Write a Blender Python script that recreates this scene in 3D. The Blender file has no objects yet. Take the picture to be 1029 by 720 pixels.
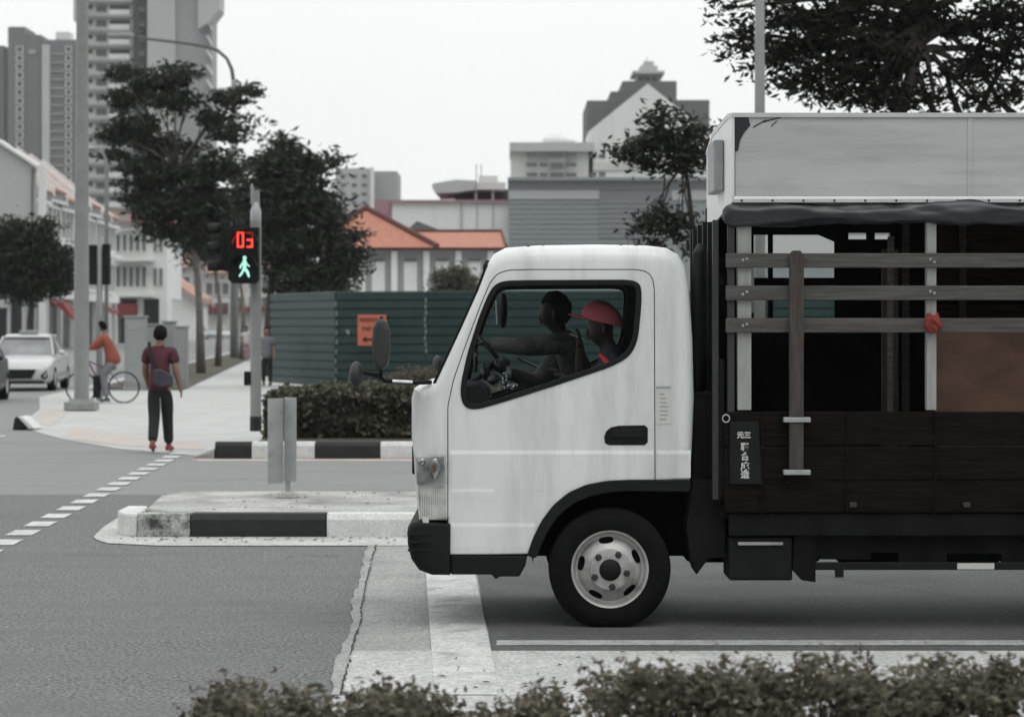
import bpy, bmesh, math, random
import numpy as np
from mathutils import Vector, Matrix
random.seed(7)
rng = np.random.default_rng(7)
PI = math.pi
HAZE = .0002
scene = bpy.context.scene
COL = scene.collection
F, CX, HY, CH = 2500.0, 514.5, 326.0, 1.75      # focal (px), centre, horizon, eye height


def wx(px, d): return (px - CX) * d / F
def wz(py, d): return CH - (py - HY) * d / F
def gd(py): return F * CH / (py - HY)            # distance of a ground point


# ------------------------------------------------------------ materials
def mat(name, col, rough=.7, metal=0., var=.12, scale=3., fine=0., bump=0., spec=.5, emit=None, estr=0.,
        alpha=1., coat=0., leaf=False, dark=None, dscale=1., dthr=(.55, .75), streak=False, island=False):
    m = bpy.data.materials.new(name)
    m.use_nodes = True
    nt = m.node_tree
    N, L = nt.nodes, nt.links
    b = N['Principled BSDF']
    b.inputs['Roughness'].default_value = rough
    b.inputs['Metallic'].default_value = metal
    b.inputs['Specular IOR Level'].default_value = spec
    b.inputs['Coat Weight'].default_value = coat
    b.inputs['Coat Roughness'].default_value = .12
    tc = N.new('ShaderNodeTexCoord')
    nz = N.new('ShaderNodeTexNoise'); nz.inputs['Scale'].default_value = scale
    nz.inputs['Detail'].default_value = 5
    L.new(tc.outputs['Object'], nz.inputs['Vector'])
    if streak:
        mp = N.new('ShaderNodeMapping'); mp.inputs['Scale'].default_value = streak
        L.new(tc.outputs['Object'], mp.inputs['Vector']); L.new(mp.outputs[0], nz.inputs['Vector'])
    r = N.new('ShaderNodeMapRange')
    r.inputs['From Min'].default_value = .3; r.inputs['From Max'].default_value = .7
    r.inputs['To Min'].default_value = 1 - var; r.inputs['To Max'].default_value = 1 + var
    L.new(nz.outputs['Fac'], r.inputs['Value'])
    cur = r.outputs[0]
    if island:
        g = N.new('ShaderNodeNewGeometry')
        r3 = N.new('ShaderNodeMapRange'); r3.inputs['To Min'].default_value = .55; r3.inputs['To Max'].default_value = 1.5
        L.new(g.outputs['Random Per Island'], r3.inputs['Value'])
        mm = N.new('ShaderNodeMath'); mm.operation = 'MULTIPLY'
        L.new(cur, mm.inputs[0]); L.new(r3.outputs[0], mm.inputs[1]); cur = mm.outputs[0]
    if fine:
        n2 = N.new('ShaderNodeTexNoise'); n2.inputs['Scale'].default_value = 48; n2.inputs['Detail'].default_value = 3
        L.new(tc.outputs['Object'], n2.inputs['Vector'])
        r2 = N.new('ShaderNodeMapRange'); r2.inputs['From Min'].default_value = .3; r2.inputs['From Max'].default_value = .7
        r2.inputs['To Min'].default_value = 1 - fine; r2.inputs['To Max'].default_value = 1 + fine
        L.new(n2.outputs['Fac'], r2.inputs['Value'])
        mm = N.new('ShaderNodeMath'); mm.operation = 'MULTIPLY'
        L.new(cur, mm.inputs[0]); L.new(r2.outputs[0], mm.inputs[1]); cur = mm.outputs[0]
    vm = N.new('ShaderNodeVectorMath'); vm.operation = 'SCALE'
    vm.inputs[0].default_value = col[:3]
    L.new(cur, vm.inputs['Scale'])
    out = vm.outputs[0]
    if dark:
        n3 = N.new('ShaderNodeTexNoise'); n3.inputs['Scale'].default_value = dscale; n3.inputs['Detail'].default_value = 8
        n3.inputs['Roughness'].default_value = .7
        if streak: L.new(mp.outputs[0], n3.inputs['Vector'])
        else: L.new(tc.outputs['Object'], n3.inputs['Vector'])
        r4 = N.new('ShaderNodeMapRange'); r4.inputs['From Min'].default_value = dthr[0]; r4.inputs['From Max'].default_value = dthr[1]
        L.new(n3.outputs['Fac'], r4.inputs['Value'])
        mx = N.new('ShaderNodeMix'); mx.data_type = 'RGBA'
        L.new(r4.outputs[0], mx.inputs['Factor']); L.new(out, mx.inputs[6]); mx.inputs[7].default_value = (*dark, 1)
        out = mx.outputs[2]
    L.new(out, b.inputs['Base Color'])
    if bump:
        bp = N.new('ShaderNodeBump'); bp.inputs['Strength'].default_value = bump; bp.inputs['Distance'].default_value = .02
        L.new(nz.outputs['Fac'] if not fine else n2.outputs['Fac'], bp.inputs['Height']); L.new(bp.outputs[0], b.inputs['Normal'])
    if emit:
        b.inputs['Emission Color'].default_value = (*emit, 1); b.inputs['Emission Strength'].default_value = estr
    if leaf:
        tr = N.new('ShaderNodeBsdfTranslucent'); ms = N.new('ShaderNodeMixShader'); ms.inputs[0].default_value = .3
        L.new(out, tr.inputs['Color']); L.new(b.outputs[0], ms.inputs[1]); L.new(tr.outputs[0], ms.inputs[2])
        L.new(ms.outputs[0], N['Material Output'].inputs['Surface'])
    return m


def glass(name, tint=(.8, .85, .84), refl=.12, rough=.02, ior=1.45):
    m = bpy.data.materials.new(name); m.use_nodes = True
    N, L = m.node_tree.nodes, m.node_tree.links
    N.remove(N['Principled BSDF'])
    t = N.new('ShaderNodeBsdfTransparent'); t.inputs[0].default_value = (*tint, 1)
    g = N.new('ShaderNodeBsdfGlossy'); g.inputs['Roughness'].default_value = rough
    g.inputs['Color'].default_value = (.9, .95, 1, 1)
    f = N.new('ShaderNodeFresnel'); f.inputs[0].default_value = ior
    a = N.new('ShaderNodeMath'); a.operation = 'ADD'; a.inputs[1].default_value = refl; a.use_clamp = True
    L.new(f.outputs[0], a.inputs[0])
    ms = N.new('ShaderNodeMixShader'); L.new(a.outputs[0], ms.inputs[0]); L.new(t.outputs[0], ms.inputs[1]); L.new(g.outputs[0], ms.inputs[2])
    L.new(ms.outputs[0], N['Material Output'].inputs['Surface'])
    return m


M = {}
M['asphalt'] = mat('asphalt', (.152, .156, .156), .9, var=.14, scale=.9, fine=.8, bump=.25, dark=(.105, .107, .108), dscale=.9, dthr=(.42, .7), streak=(.45, 1.6, 1))
M['asphalt_far'] = mat('asphalt_far', (.235, .24, .24), .9, var=.15, scale=.8, fine=.35, dark=(.165, .17, .17), dscale=.8, dthr=(.45, .7), streak=(.3, 1., 1), bump=.2)
M['lane_dark'] = mat('lane_dark', (.088, .09, .088), .85, var=.2, scale=1.5, fine=.4, bump=.2, dark=(.07, .07, .07), dscale=1.2, dthr=(.45, .75))  # dark worn lane, colour lowered further to deepen the shade under the truck
M['concrete'] = mat('concrete', (.30, .305, .30), .85, var=.12, scale=1.6, fine=.38, bump=.2, dark=(.15, .152, .15), dscale=1.3, dthr=(.52, .8))
M['concrete_pale'] = mat('concrete_pale', (.46, .465, .455), .85, var=.12, scale=2.2, fine=.36, bump=.2, dark=(.25, .25, .245), dscale=2.4, dthr=(.55, .8))
M['paving'] = mat('paving', (.45, .457, .45), .85, var=.1, scale=1.2, fine=.12, dark=(.33, .33, .325), dscale=.9)
M['tactile'] = mat('tactile', (.47, .40, .35), .85, var=.15, scale=1.5, fine=.15, dark=(.44, .435, .42), dscale=1.2, dthr=(.4, .65))
M['island'] = mat('island', (.40, .40, .385), .9, var=.25, scale=2., fine=.3, bump=.3, dark=(.12, .12, .11), dscale=1.4, dthr=(.48, .75))
M['paint'] = mat('paint', (.54, .55, .54), .75, var=.14, scale=3, fine=.25, dark=(.25, .25, .25), dscale=4, dthr=(.5, .72))
M['paint_faded'] = mat('paint_faded', (.36, .365, .36), .8, var=.15, scale=4, fine=.3, dark=(.2, .2, .2), dscale=5, dthr=(.5, .7))
M['kerb_black'] = mat('kerb_black', (.014, .0145, .015), .7, var=.3, scale=5, fine=.3, bump=.2)
M['kerb_white'] = mat('kerb_white', (.64, .65, .64), .75, var=.1, scale=4, fine=.15, bump=.2, dark=(.22, .22, .21), dscale=6, dthr=(.58, .75))
M['kerb_worn'] = mat('kerb_worn', (.40, .41, .40), .8, var=.2, scale=6, fine=.25, bump=.3, dark=(.05, .05, .05), dscale=5, dthr=(.45, .6))
M['grass'] = mat('grass', (.075, .07, .05), .95, var=.35, scale=2., fine=.5, bump=.6)
M['soil'] = mat('soil', (.06, .052, .042), .95, var=.3, scale=6, fine=.4)
M['white_metal'] = mat('white_cab_paint', (.79, .82, .81), .38, var=.03, scale=1.2, coat=.25, spec=.3, dark=(.42, .435, .43), dscale=1.5, dthr=(.48, .85), streak=(2.0, 1, .3))
M['white_plain'] = mat('white_plain', (.74, .76, .75), .45, var=.05, scale=2, coat=.1)
M['black_plastic'] = mat('black_plastic', (.010, .0104, .0108), .6, var=.2, scale=6, spec=.2)
M['black_gloss'] = mat('black_gloss', (.01, .01, .011), .45, var=.1, spec=.25)
M['rubber'] = mat('rubber', (.009, .009, .0093), .9, var=.25, scale=12, spec=.12)
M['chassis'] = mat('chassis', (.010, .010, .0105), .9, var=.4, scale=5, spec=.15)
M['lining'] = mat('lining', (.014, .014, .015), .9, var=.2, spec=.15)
M['rim'] = mat('rim', (.50, .50, .495), .5, metal=.25, var=.15, scale=8, dark=(.16, .155, .15), dscale=7, dthr=(.5, .75))
M['steel'] = mat('steel', (.42, .44, .44), .5, metal=.5, var=.12, scale=4, dark=(.22, .22, .22), dscale=5)
M['grey_pole'] = mat('grey_pole', (.28, .29, .285), .6, metal=.1, var=.08, scale=3, dark=(.22, .225, .22), dscale=4)
M['canopy'] = mat('canopy_panel', (.49, .505, .50), .55, var=.07, scale=1.5, dark=(.33, .34, .335), dscale=1.6, dthr=(.48, .8), streak=(.7, 1, 5), bump=.12)
M['alu'] = mat('alu', (.6, .62, .61), .45, metal=.2, var=.05, scale=6)
M['tarp'] = mat('tarp', (.03, .032, .038), .34, var=.3, scale=3, bump=.2)
M['board'] = mat('board', (.085, .085, .083), .8, var=.22, scale=4, streak=(1.2, 4, 14), bump=.3, dark=(.04, .036, .033), dscale=3, dthr=(.5, .75))
M['board_rust'] = mat('board_rust', (.088, .083, .08), .8, var=.3, scale=4, streak=(1.2, 4, 14), bump=.3, dark=(.07, .045, .04), dscale=3, dthr=(.48, .75))
M['post_light'] = mat('post_light', (.34, .345, .335), .7, var=.12, scale=5, streak=(8, 8, 1), dark=(.22, .15, .13), dscale=3, dthr=(.6, .8))
M['post_brown'] = mat('post_brown', (.062, .055, .052), .8, var=.3, scale=5, streak=(10, 10, 1.5), dark=(.04, .025, .022), dscale=3, dthr=(.45, .65), bump=.3)
M['dropside'] = mat('dropside', (.0105, .008, .0075), .95, spec=.08, var=.3, scale=4, streak=(1.2, 4, 14), bump=.35)
M['dropside2'] = mat('dropside2', (.05, .032, .026), .9, spec=.1, var=.35, scale=4, streak=(1.2, 4, 14), bump=.35)
M['plywood'] = mat('plywood', (.13, .072, .046), .75, var=.25, scale=2.5, streak=(1.5, 1.5, 3), bump=.1, dark=(.05, .028, .02), dscale=2, dthr=(.5, .8))
M['red_rag'] = mat('red_rag', (.22, .03, .025), .85, var=.3, scale=20)
M['sign_white'] = mat('sign_white', (.62, .62, .60), .6, var=.05)
M['glass'] = glass('window_glass', (.90, .93, .93), .0, ior=1.22)
M['lens'] = glass('lamp_lens', (.95, .96, .96), .03, ior=1.3)
M['mirror_grey'] = mat('mirror_grey', (.032, .032, .034), .6, var=.12, scale=8)
M['amber'] = mat('amber', (.55, .25, .18), .3, var=.1)
M['chrome'] = mat('chrome', (.55, .57, .57), .22, metal=.9, var=.2, scale=18)
M['lamp_inner'] = mat('lamp_inner', (.46, .47, .465), .3, metal=.1, var=.45, scale=16)
M['skin_dark'] = mat('skin_dark', (.035, .021, .016), .6, var=.15, scale=10)
M['skin'] = mat('skin', (.24, .14, .10), .6, var=.1, scale=10)
M['hair'] = mat('hair', (.006, .0055, .0055), .85, var=.3, scale=30, spec=.15)
M['eye'] = mat('eye', (.2, .19, .18), .3)
M['sleeve'] = mat('sleeve', (.085, .09, .08), .85, var=.25, scale=9, dark=(.16, .16, .15), dscale=9, dthr=(.5, .6))
M['cap'] = mat('cap', (.74, .17, .21), .75, var=.12, scale=8)
M['navy'] = mat('navy', (.022, .026, .04), .85, var=.2, scale=8)
M['red_cloth'] = mat('red_cloth', (.5, .035, .035), .7, var=.15)
M['maroon'] = mat('maroon', (.085, .018, .030), .85, var=.15, scale=7)
M['orange_shirt'] = mat('orange_shirt', (.27, .07, .048), .85, var=.15, scale=7)
M['black_cloth'] = mat('black_cloth', (.016, .016, .018), .9, var=.2, scale=8)
M['grey_cloth'] = mat('grey_cloth', (.17, .18, .195), .9, var=.2, scale=8)
M['bag'] = mat('bag', (.05, .048, .062), .8, var=.2, scale=8)
M['shoe'] = mat('shoe', (.22, .04, .05), .7, var=.2)
M['shoe_dark'] = mat('shoe_dark', (.05, .06, .07), .7, var=.2)
M['sole'] = mat('sole', (.55, .55, .55), .7)
M['hoarding'] = mat('hoarding', (.009, .040, .038), .5, var=.15, scale=.8, dark=(.035, .06, .055), dscale=1.2, dthr=(.45, .8), streak=(2.5, 2.5, .5))
M['orange_sign'] = mat('orange_sign', (.60, .17, .11), .7, var=.05)
M['ink'] = mat('ink', (.03, .012, .01), .8)
M['led_red'] = mat('led_red', (.3, .02, .02), .5, emit=(1, .07, .05), estr=1.5)
M['led_dim'] = mat('led_dim', (.2, .02, .02), .5, emit=(1, .05, .04), estr=.22)
M['led_green'] = mat('led_green', (.3, .5, .45), .5, emit=(.48, 1, .82), estr=.95)
M['leaf_dark'] = mat('leaf_dark', (.036, .041, .032), .6, var=.3, scale=1.2, leaf=True, island=True, spec=.3)
M['leaf_black'] = mat('leaf_black', (.020, .022, .018), .65, var=.3, scale=1.2, leaf=True, island=True, spec=.2)
M['leaf_mid'] = mat('leaf_mid', (.038, .043, .034), .6, var=.3, scale=1.2, leaf=True, island=True, spec=.3)
M['leaf_hedge'] = mat('leaf_hedge', (.092, .094, .066), .6, var=.3, scale=4, leaf=True, island=True, spec=.3)
M['leaf_front'] = mat('leaf_front', (.14, .128, .095), .6, var=.35, scale=6, leaf=True, island=True, spec=.3)
M['twig'] = mat('twig', (.07, .058, .046), .85, var=.2, scale=8)
M['bark'] = mat('bark', (.16, .15, .135), .9, var=.25, scale=6, bump=.4)
M['bark_dark'] = mat('bark_dark', (.06, .055, .05), .9, var=.25, scale=6, bump=.4)
M['w_white'] = mat('wall_white', (.77, .78, .77), .8, var=.05, scale=.25, dark=(.60, .61, .60), dscale=.4, dthr=(.5, .8), streak=(1, 1, .25))
M['w_cream'] = mat('wall_cream', (.62, .62, .60), .8, var=.05, scale=.2)
M['w_grey'] = mat('wall_grey', (.35, .36, .36), .8, var=.06, scale=.1)
M['w_lgrey'] = mat('wall_light_grey', (.48, .49, .485), .8, var=.06, scale=.1)
M['w_dgrey'] = mat('wall_dark_grey', (.13, .135, .135), .8, var=.08, scale=.1)
M['w_ddark'] = mat('wall_darkest', (.065, .067, .07), .8, var=.08, scale=.1)
M['shed'] = mat('shed_cladding', (.25, .28, .285), .7, var=.05, scale=.15)
M['shed_light'] = mat('shed_light', (.40, .43, .43), .7, var=.04, scale=.15)
M['shed_dark'] = mat('shed_dark', (.19, .21, .215), .7, var=.05, scale=.15)
M['pink'] = mat('pink', (.36, .20, .24), .8, var=.05)
M['tiles'] = mat('tiles', (.42, .18, .125), .8, var=.12, scale=1.2, streak=(3, 3, 1))
M['tiles_old'] = mat('tiles_old', (.44, .20, .14), .85, var=.3, scale=.6, dark=(.40, .38, .36), dscale=.5, dthr=(.45, .65))
M['ridge_red'] = mat('ridge_red', (.11, .035, .035), .8, var=.1)
M['win_dark'] = mat('win_dark', (.035, .04, .043), .3, var=.3, scale=.8)
M['win_mid'] = mat('win_mid', (.12, .13, .135), .4, var=.2, scale=.8)
M['shutter'] = mat('shutter', (.74, .75, .75), .7, var=.05)
M['awning_red'] = mat('awning_red', (.20, .035, .042), .8, var=.15)
M['car_white'] = mat('car_white', (.52, .53, .53), .25, var=.03, coat=.6)
M['car_silver'] = mat('car_silver', (.33, .34, .34), .25, metal=.35, var=.05, coat=.6)
M['car_black'] = mat('car_black', (.008, .008, .009), .35, var=.1, coat=.15, spec=.3)
M['car_glass'] = mat('car_glass', (.16, .175, .18), .08, var=.5, scale=1.6, spec=.8)
M['cabinet'] = mat('cabinet', (.30, .315, .315), .6, var=.06, scale=2, dark=(.22, .23, .23), dscale=2)
M['purple'] = mat('purple', (.16, .05, .16), .5)


# ------------------------------------------------------------ mesh builder
def world_off(p):
    o = Vector((0, 0, 0))
    while p is not None:
        o += p.location; p = p.parent
    return o


class MB:
    def __init__(s): s.v = []; s.f = []; s.m = []

    def add(s, vs, fs, mi=0):
        k = len(s.v); s.v += [tuple(v) for v in vs]
        for f in fs: s.f.append([i + k for i in f]); s.m.append(mi)
        return s

    def box(s, x0, x1, y0, y1, z0, z1, mi=0):
        return s.add([(x0, y0, z0), (x1, y0, z0), (x1, y1, z0), (x0, y1, z0), (x0, y0, z1), (x1, y0, z1), (x1, y1, z1), (x0, y1, z1)],
                     [(3, 2, 1, 0), (4, 5, 6, 7), (0, 1, 5, 4), (1, 2, 6, 5), (2, 3, 7, 6), (3, 0, 4, 7)], mi)

    def prism(s, poly, y0, y1, mi=0):            # polygon in (x,z), extruded along y
        n = len(poly)
        vs = [(p[0], y0, p[1]) for p in poly] + [(p[0], y1, p[1]) for p in poly]
        fs = [tuple(range(n)), tuple(range(2 * n - 1, n - 1, -1))] + [((i + 1) % n, i, i + n, (i + 1) % n + n) for i in range(n)]
        return s.add(vs, fs, mi)

    def prismz(s, poly, z0, z1, mi=0):
        n = len(poly)
        vs = [(p[0], p[1], z0) for p in poly] + [(p[0], p[1], z1) for p in poly]
        fs = [tuple(range(n - 1, -1, -1)), tuple(range(n, 2 * n))] + [(i, (i + 1) % n, (i + 1) % n + n, i + n) for i in range(n)]
        return s.add(vs, fs, mi)

    def prismx(s, poly, x0, x1, mi=0):           # polygon in (y,z), extruded along x
        n = len(poly)
        vs = [(x0, p[0], p[1]) for p in poly] + [(x1, p[0], p[1]) for p in poly]
        fs = [tuple(range(n)), tuple(range(2 * n - 1, n - 1, -1))] + [((i + 1) % n, i, i + n, (i + 1) % n + n) for i in range(n)]
        return s.add(vs, fs, mi)

    def sheet(s, poly, z, mi=0):
        return s.add([(p[0], p[1], z) for p in poly], [tuple(range(len(poly)))], mi)

    def tube(s, pts, rad, n=8, mi=0, caps=True):
        pts = [Vector(p) for p in pts]
        if not hasattr(rad, '__len__'): rad = [rad] * len(pts)
        vs = []; prev = None
        for i, p in enumerate(pts):
            t = (pts[min(i + 1, len(pts) - 1)] - pts[max(i - 1, 0)]).normalized()
            if prev is None:
                a = Vector((0, 0, 1)) if abs(t.z) < .9 else Vector((1, 0, 0))
                u = t.cross(a).normalized()
            else:
                u = (prev - t * prev.dot(t)).normalized()
            prev = u; w = t.cross(u)
            for k in range(n):
                an = 2 * PI * k / n
                vs.append(p + (u * math.cos(an) + w * math.sin(an)) * rad[i])
        fs = []
        for i in range(len(pts) - 1):
            for k in range(n):
                fs.append((i * n + k, i * n + (k + 1) % n, (i + 1) * n + (k + 1) % n, (i + 1) * n + k))
        if caps:
            fs.append(tuple(range(n - 1, -1, -1))); fs.append(tuple(range((len(pts) - 1) * n, len(pts) * n)))
        return s.add(vs, fs, mi)

    def lathe(s, prof, c, axis='y', n=32, mi=0, closed=False):    # prof: (r, a)
        vs = []
        for (r, a) in prof:
            for k in range(n):
                an = 2 * PI * k / n
                q = (r * math.cos(an), a, r * math.sin(an))
                if axis == 'z': q = (r * math.cos(an), r * math.sin(an), a)
                if axis == 'x': q = (a, r * math.cos(an), r * math.sin(an))
                vs.append((q[0] + c[0], q[1] + c[1], q[2] + c[2]))
        fs = []
        m = len(prof)
        for i in range(m if closed else m - 1):
            j = (i + 1) % m
            for k in range(n):
                fs.append((i * n + k, i * n + (k + 1) % n, j * n + (k + 1) % n, j * n + k))
        if not closed:
            if prof[0][0] > 0: fs.append(tuple(range(n - 1, -1, -1)))
            if prof[-1][0] > 0: fs.append(tuple(range((m - 1) * n, m * n)))
        return s.add(vs, fs, mi)

    def ball(s, c, r, n=12, m=8, mi=0):
        if not hasattr(r, '__len__'): r = (r, r, r)
        vs = []; fs = []
        for i in range(m + 1):
            th = PI * i / m
            for k in range(n):
                an = 2 * PI * k / n
                vs.append((c[0] + r[0] * math.sin(th) * math.cos(an), c[1] + r[1] * math.sin(th) * math.sin(an), c[2] + r[2] * math.cos(th)))
        for i in range(m):
            for k in range(n):
                fs.append((i * n + k, (i + 1) * n + k, (i + 1) * n + (k + 1) % n, i * n + (k + 1) % n))
        return s.add(vs, fs, mi)

    def build(s, name, mats, parent=None, bevel=0, smooth=False, fix=True, seg=2):
        if not isinstance(mats, (list, tuple)): mats = [mats]
        off = world_off(parent)
        me = bpy.data.meshes.new(name)
        me.from_pydata([(a - off.x, b - off.y, c - off.z) for a, b, c in s.v], [], s.f)
        for m in mats: me.materials.append(m)
        me.polygons.foreach_set('material_index', s.m)
        if fix:
            bm = bmesh.new(); bm.from_mesh(me)
            bmesh.ops.remove_doubles(bm, verts=bm.verts, dist=1e-5)
            bmesh.ops.recalc_face_normals(bm, faces=bm.faces); bm.to_mesh(me); bm.free()
        if smooth: me.shade_smooth() if smooth is True else me.set_sharp_from_angle(angle=math.radians(smooth)); 
        if smooth and smooth is not True: me.polygons.foreach_set('use_smooth', [True] * len(me.polygons))
        o = bpy.data.objects.new(name, me); COL.objects.link(o); o.parent = parent
        if bevel:
            b = o.modifiers.new('bevel', 'BEVEL'); b.width = bevel; b.segments = seg; b.limit_method = 'ANGLE'; b.angle_limit = .6
        return o


def thing(name, label, cat, loc=(0, 0, 0), group=None):
    o = bpy.data.objects.new(name, None); COL.objects.link(o); o.location = loc
    o['label'] = label; o['category'] = cat
    if group: o['group'] = group
    return o


def tag(o, label, cat, group=None, kind=None):
    o['label'] = label; o['category'] = cat
    if group: o['group'] = group
    if kind: o['kind'] = kind
    return o


def struct(o, label=None):
    o['kind'] = 'structure'
    if label: o['label'] = label
    return o


def apply_mods(o):
    dg = bpy.context.evaluated_depsgraph_get()
    me = bpy.data.meshes.new_from_object(o.evaluated_get(dg), depsgraph=dg)
    old = o.data; o.modifiers.clear(); o.data = me
    bpy.data.meshes.remove(old)
    return o


def boolean(o, cutter, op='DIFFERENCE', keep=False):
    m = o.modifiers.new('b', 'BOOLEAN'); m.object = cutter; m.operation = op; m.solver = 'EXACT'
    apply_mods(o)
    if not keep:
        me = cutter.data; bpy.data.objects.remove(cutter); bpy.data.meshes.remove(me)
    return o


def copy_obj(o, parent, loc=None):
    c = o.copy(); COL.objects.link(c); c.parent = parent
    if loc is not None: c.location = loc
    for ch in list(o.children): copy_obj(ch, c)
    return c


def offset_poly(poly, rs):
    n = len(poly); out = []
    area = sum(poly[i][0] * poly[(i + 1) % n][1] - poly[(i + 1) % n][0] * poly[i][1] for i in range(n))
    sg = 1 if area > 0 else -1
    for i in range(n):
        r = rs[i] if hasattr(rs, '__len__') else rs
        a = Vector(poly[i - 1]); b = Vector(poly[i]); c = Vector(poly[(i + 1) % n])
        e1 = (b - a).normalized(); e2 = (c - b).normalized()
        n1 = Vector((-e1.y, e1.x)) * sg; n2 = Vector((-e2.y, e2.x)) * sg
        k = (n1 + n2)
        if k.length < 1e-6: k = n1
        k.normalize()
        d = r / max(.5, k.dot(n1))
        out.append((b.x + k.x * d, b.y + k.y * d))
    return out


def chaikin(poly, lim):
    out = []; n = len(poly)
    for i in range(n):
        a, b, c = poly[i - 1], poly[i], poly[(i + 1) % n]
        for q in (a, c):
            L_2 = math.hypot(q[0] - b[0], q[1] - b[1]); t = min(.25, lim / L_2)
            out.append(tuple(b[k] + (q[k] - b[k]) * t for k in range(len(b))))
    return out


def rounded_solid(poly, rs, y0, y1, seg=4):
    mb = MB(); n = len(poly)
    if not hasattr(rs, '__len__'): rs = [rs] * n
    loops = []
    for k in range(seg + 1):
        th = k / seg * PI / 2
        op = offset_poly(poly, [r * (1 - math.sin(th)) for r in rs])
        loops.append([(p[0], y0 + r * (1 - math.cos(th)), p[1]) for p, r in zip(op, rs)])
    for k in range(seg, -1, -1):
        loops.append([(a, y0 + y1 - b, c) for a, b, c in loops[k]])
    vs = [v for l in loops for v in l]; fs = [tuple(range(n)), tuple(range(len(vs) - 1, len(vs) - n - 1, -1))]
    for i in range(len(loops) - 1):
        for j in range(n):
            fs.append((i * n + (j + 1) % n, i * n + j, (i + 1) * n + j, (i + 1) * n + (j + 1) % n))
    return mb.add(vs, fs)


def skin_obj(name, pts, edges, rads, material, parent, root=0, sub=2, offset=None):
    me = bpy.data.meshes.new(name)
    off = world_off(parent)
    me.from_pydata([tuple(Vector(p) + (Vector(offset) if offset else Vector())) for p in pts], edges, [])
    o = bpy.data.objects.new(name, me); COL.objects.link(o)
    sk = o.modifiers.new('skin', 'SKIN'); sk.use_smooth_shade = True; sk.branch_smoothing = .6
    for i, r in enumerate(rads):
        r = r if hasattr(r, '__len__') else (r, r)
        me.skin_vertices[0].data[i].radius = r
        me.skin_vertices[0].data[i].use_root = (i == root)
    ss = o.modifiers.new('sub', 'SUBSURF'); ss.levels = sub; ss.render_levels = sub
    apply_mods(o)
    o.data.materials.clear(); o.data.materials.append(material)
    for p in o.data.polygons: p.material_index = 0; p.use_smooth = True
    o.parent = parent
    return o


def text_mesh(name, txt, size, loc, material, parent, align='CENTER', bold=0., xs=1., ext=.001):
    cu = bpy.data.curves.new(name, 'FONT'); cu.body = txt; cu.size = size; cu.align_x = align; cu.align_y = 'CENTER'
    cu.extrude = ext; cu.offset = bold
    o = bpy.data.objects.new(name, cu); COL.objects.link(o)
    dg = bpy.context.evaluated_depsgraph_get()
    me = bpy.data.meshes.new_from_object(o.evaluated_get(dg), depsgraph=dg)
    bpy.data.objects.remove(o)
    off = world_off(parent)
    me.transform(Matrix.Translation(Vector(loc) - off) @ Matrix.Rotation(PI / 2, 4, 'X') @ Matrix.Diagonal((xs, 1, 1, 1)))
    me.materials.clear(); me.materials.append(material)
    o = bpy.data.objects.new(name, me); COL.objects.link(o); o.parent = parent
    return o


# ------------------------------------------------------------ foliage
def leaves(name, clusters, n_total, size, material, parent, clump=.35, flat=.6, shell=.5, per=28, aspect=.55):
    vol = [c[3] * c[4] * c[5] for c in clusters]; tot = sum(v ** .75 for v in vol)
    C = []; off = np.array(world_off(parent))
    for c, v in zip(clusters, vol):
        n = int(n_total * v ** .75 / tot); k = max(3, n // per)
        d = rng.normal(size=(k, 3)); d /= np.linalg.norm(d, axis=1)[:, None]
        r = (shell + (1 - shell) * rng.random(k)) ** .8
        ctr = np.array(c[:3]) + d * r[:, None] * np.array(c[3:6])
        cs = clump * (.6 + .8 * rng.random(k))
        idx = rng.integers(0, k, n)
        pt = ctr[idx] + rng.normal(size=(n, 3)) * cs[idx][:, None] * np.array([1, 1, flat])
        C.append(pt)
    C = np.concatenate(C); n = len(C)
    a = rng.normal(size=(n, 3)); a[:, 2] *= .6; a /= np.linalg.norm(a, axis=1)[:, None]
    b = rng.normal(size=(n, 3)); b -= a * (a * b).sum(1)[:, None]; b /= np.linalg.norm(b, axis=1)[:, None]
    nn = np.cross(a, b)
    s = size * (.6 + .8 * rng.random(n))[:, None]
    p0 = C - a * s; p2 = C + a * s
    p1 = C + b * s * aspect + nn * s * .15; p3 = C - b * s * aspect + nn * s * .15
    V = np.stack([p0, p1, p2, p3], 1).reshape(-1, 3) - off
    V[:, 2] = np.maximum(V[:, 2], .01 - off[2])
    me = bpy.data.meshes.new(name)
    me.vertices.add(4 * n); me.vertices.foreach_set('co', V.ravel())
    me.loops.add(4 * n); me.loops.foreach_set('vertex_index', np.arange(4 * n, dtype=np.int32))
    me.polygons.add(n); me.polygons.foreach_set('loop_start', np.arange(0, 4 * n, 4, dtype=np.int32))
    me.polygons.foreach_set('loop_total', np.full(n, 4, dtype=np.int32))
    me.update(calc_edges=True); me.validate()
    me.materials.append(material)
    o = bpy.data.objects.new(name, me); COL.objects.link(o); o.parent = parent
    return o


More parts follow.
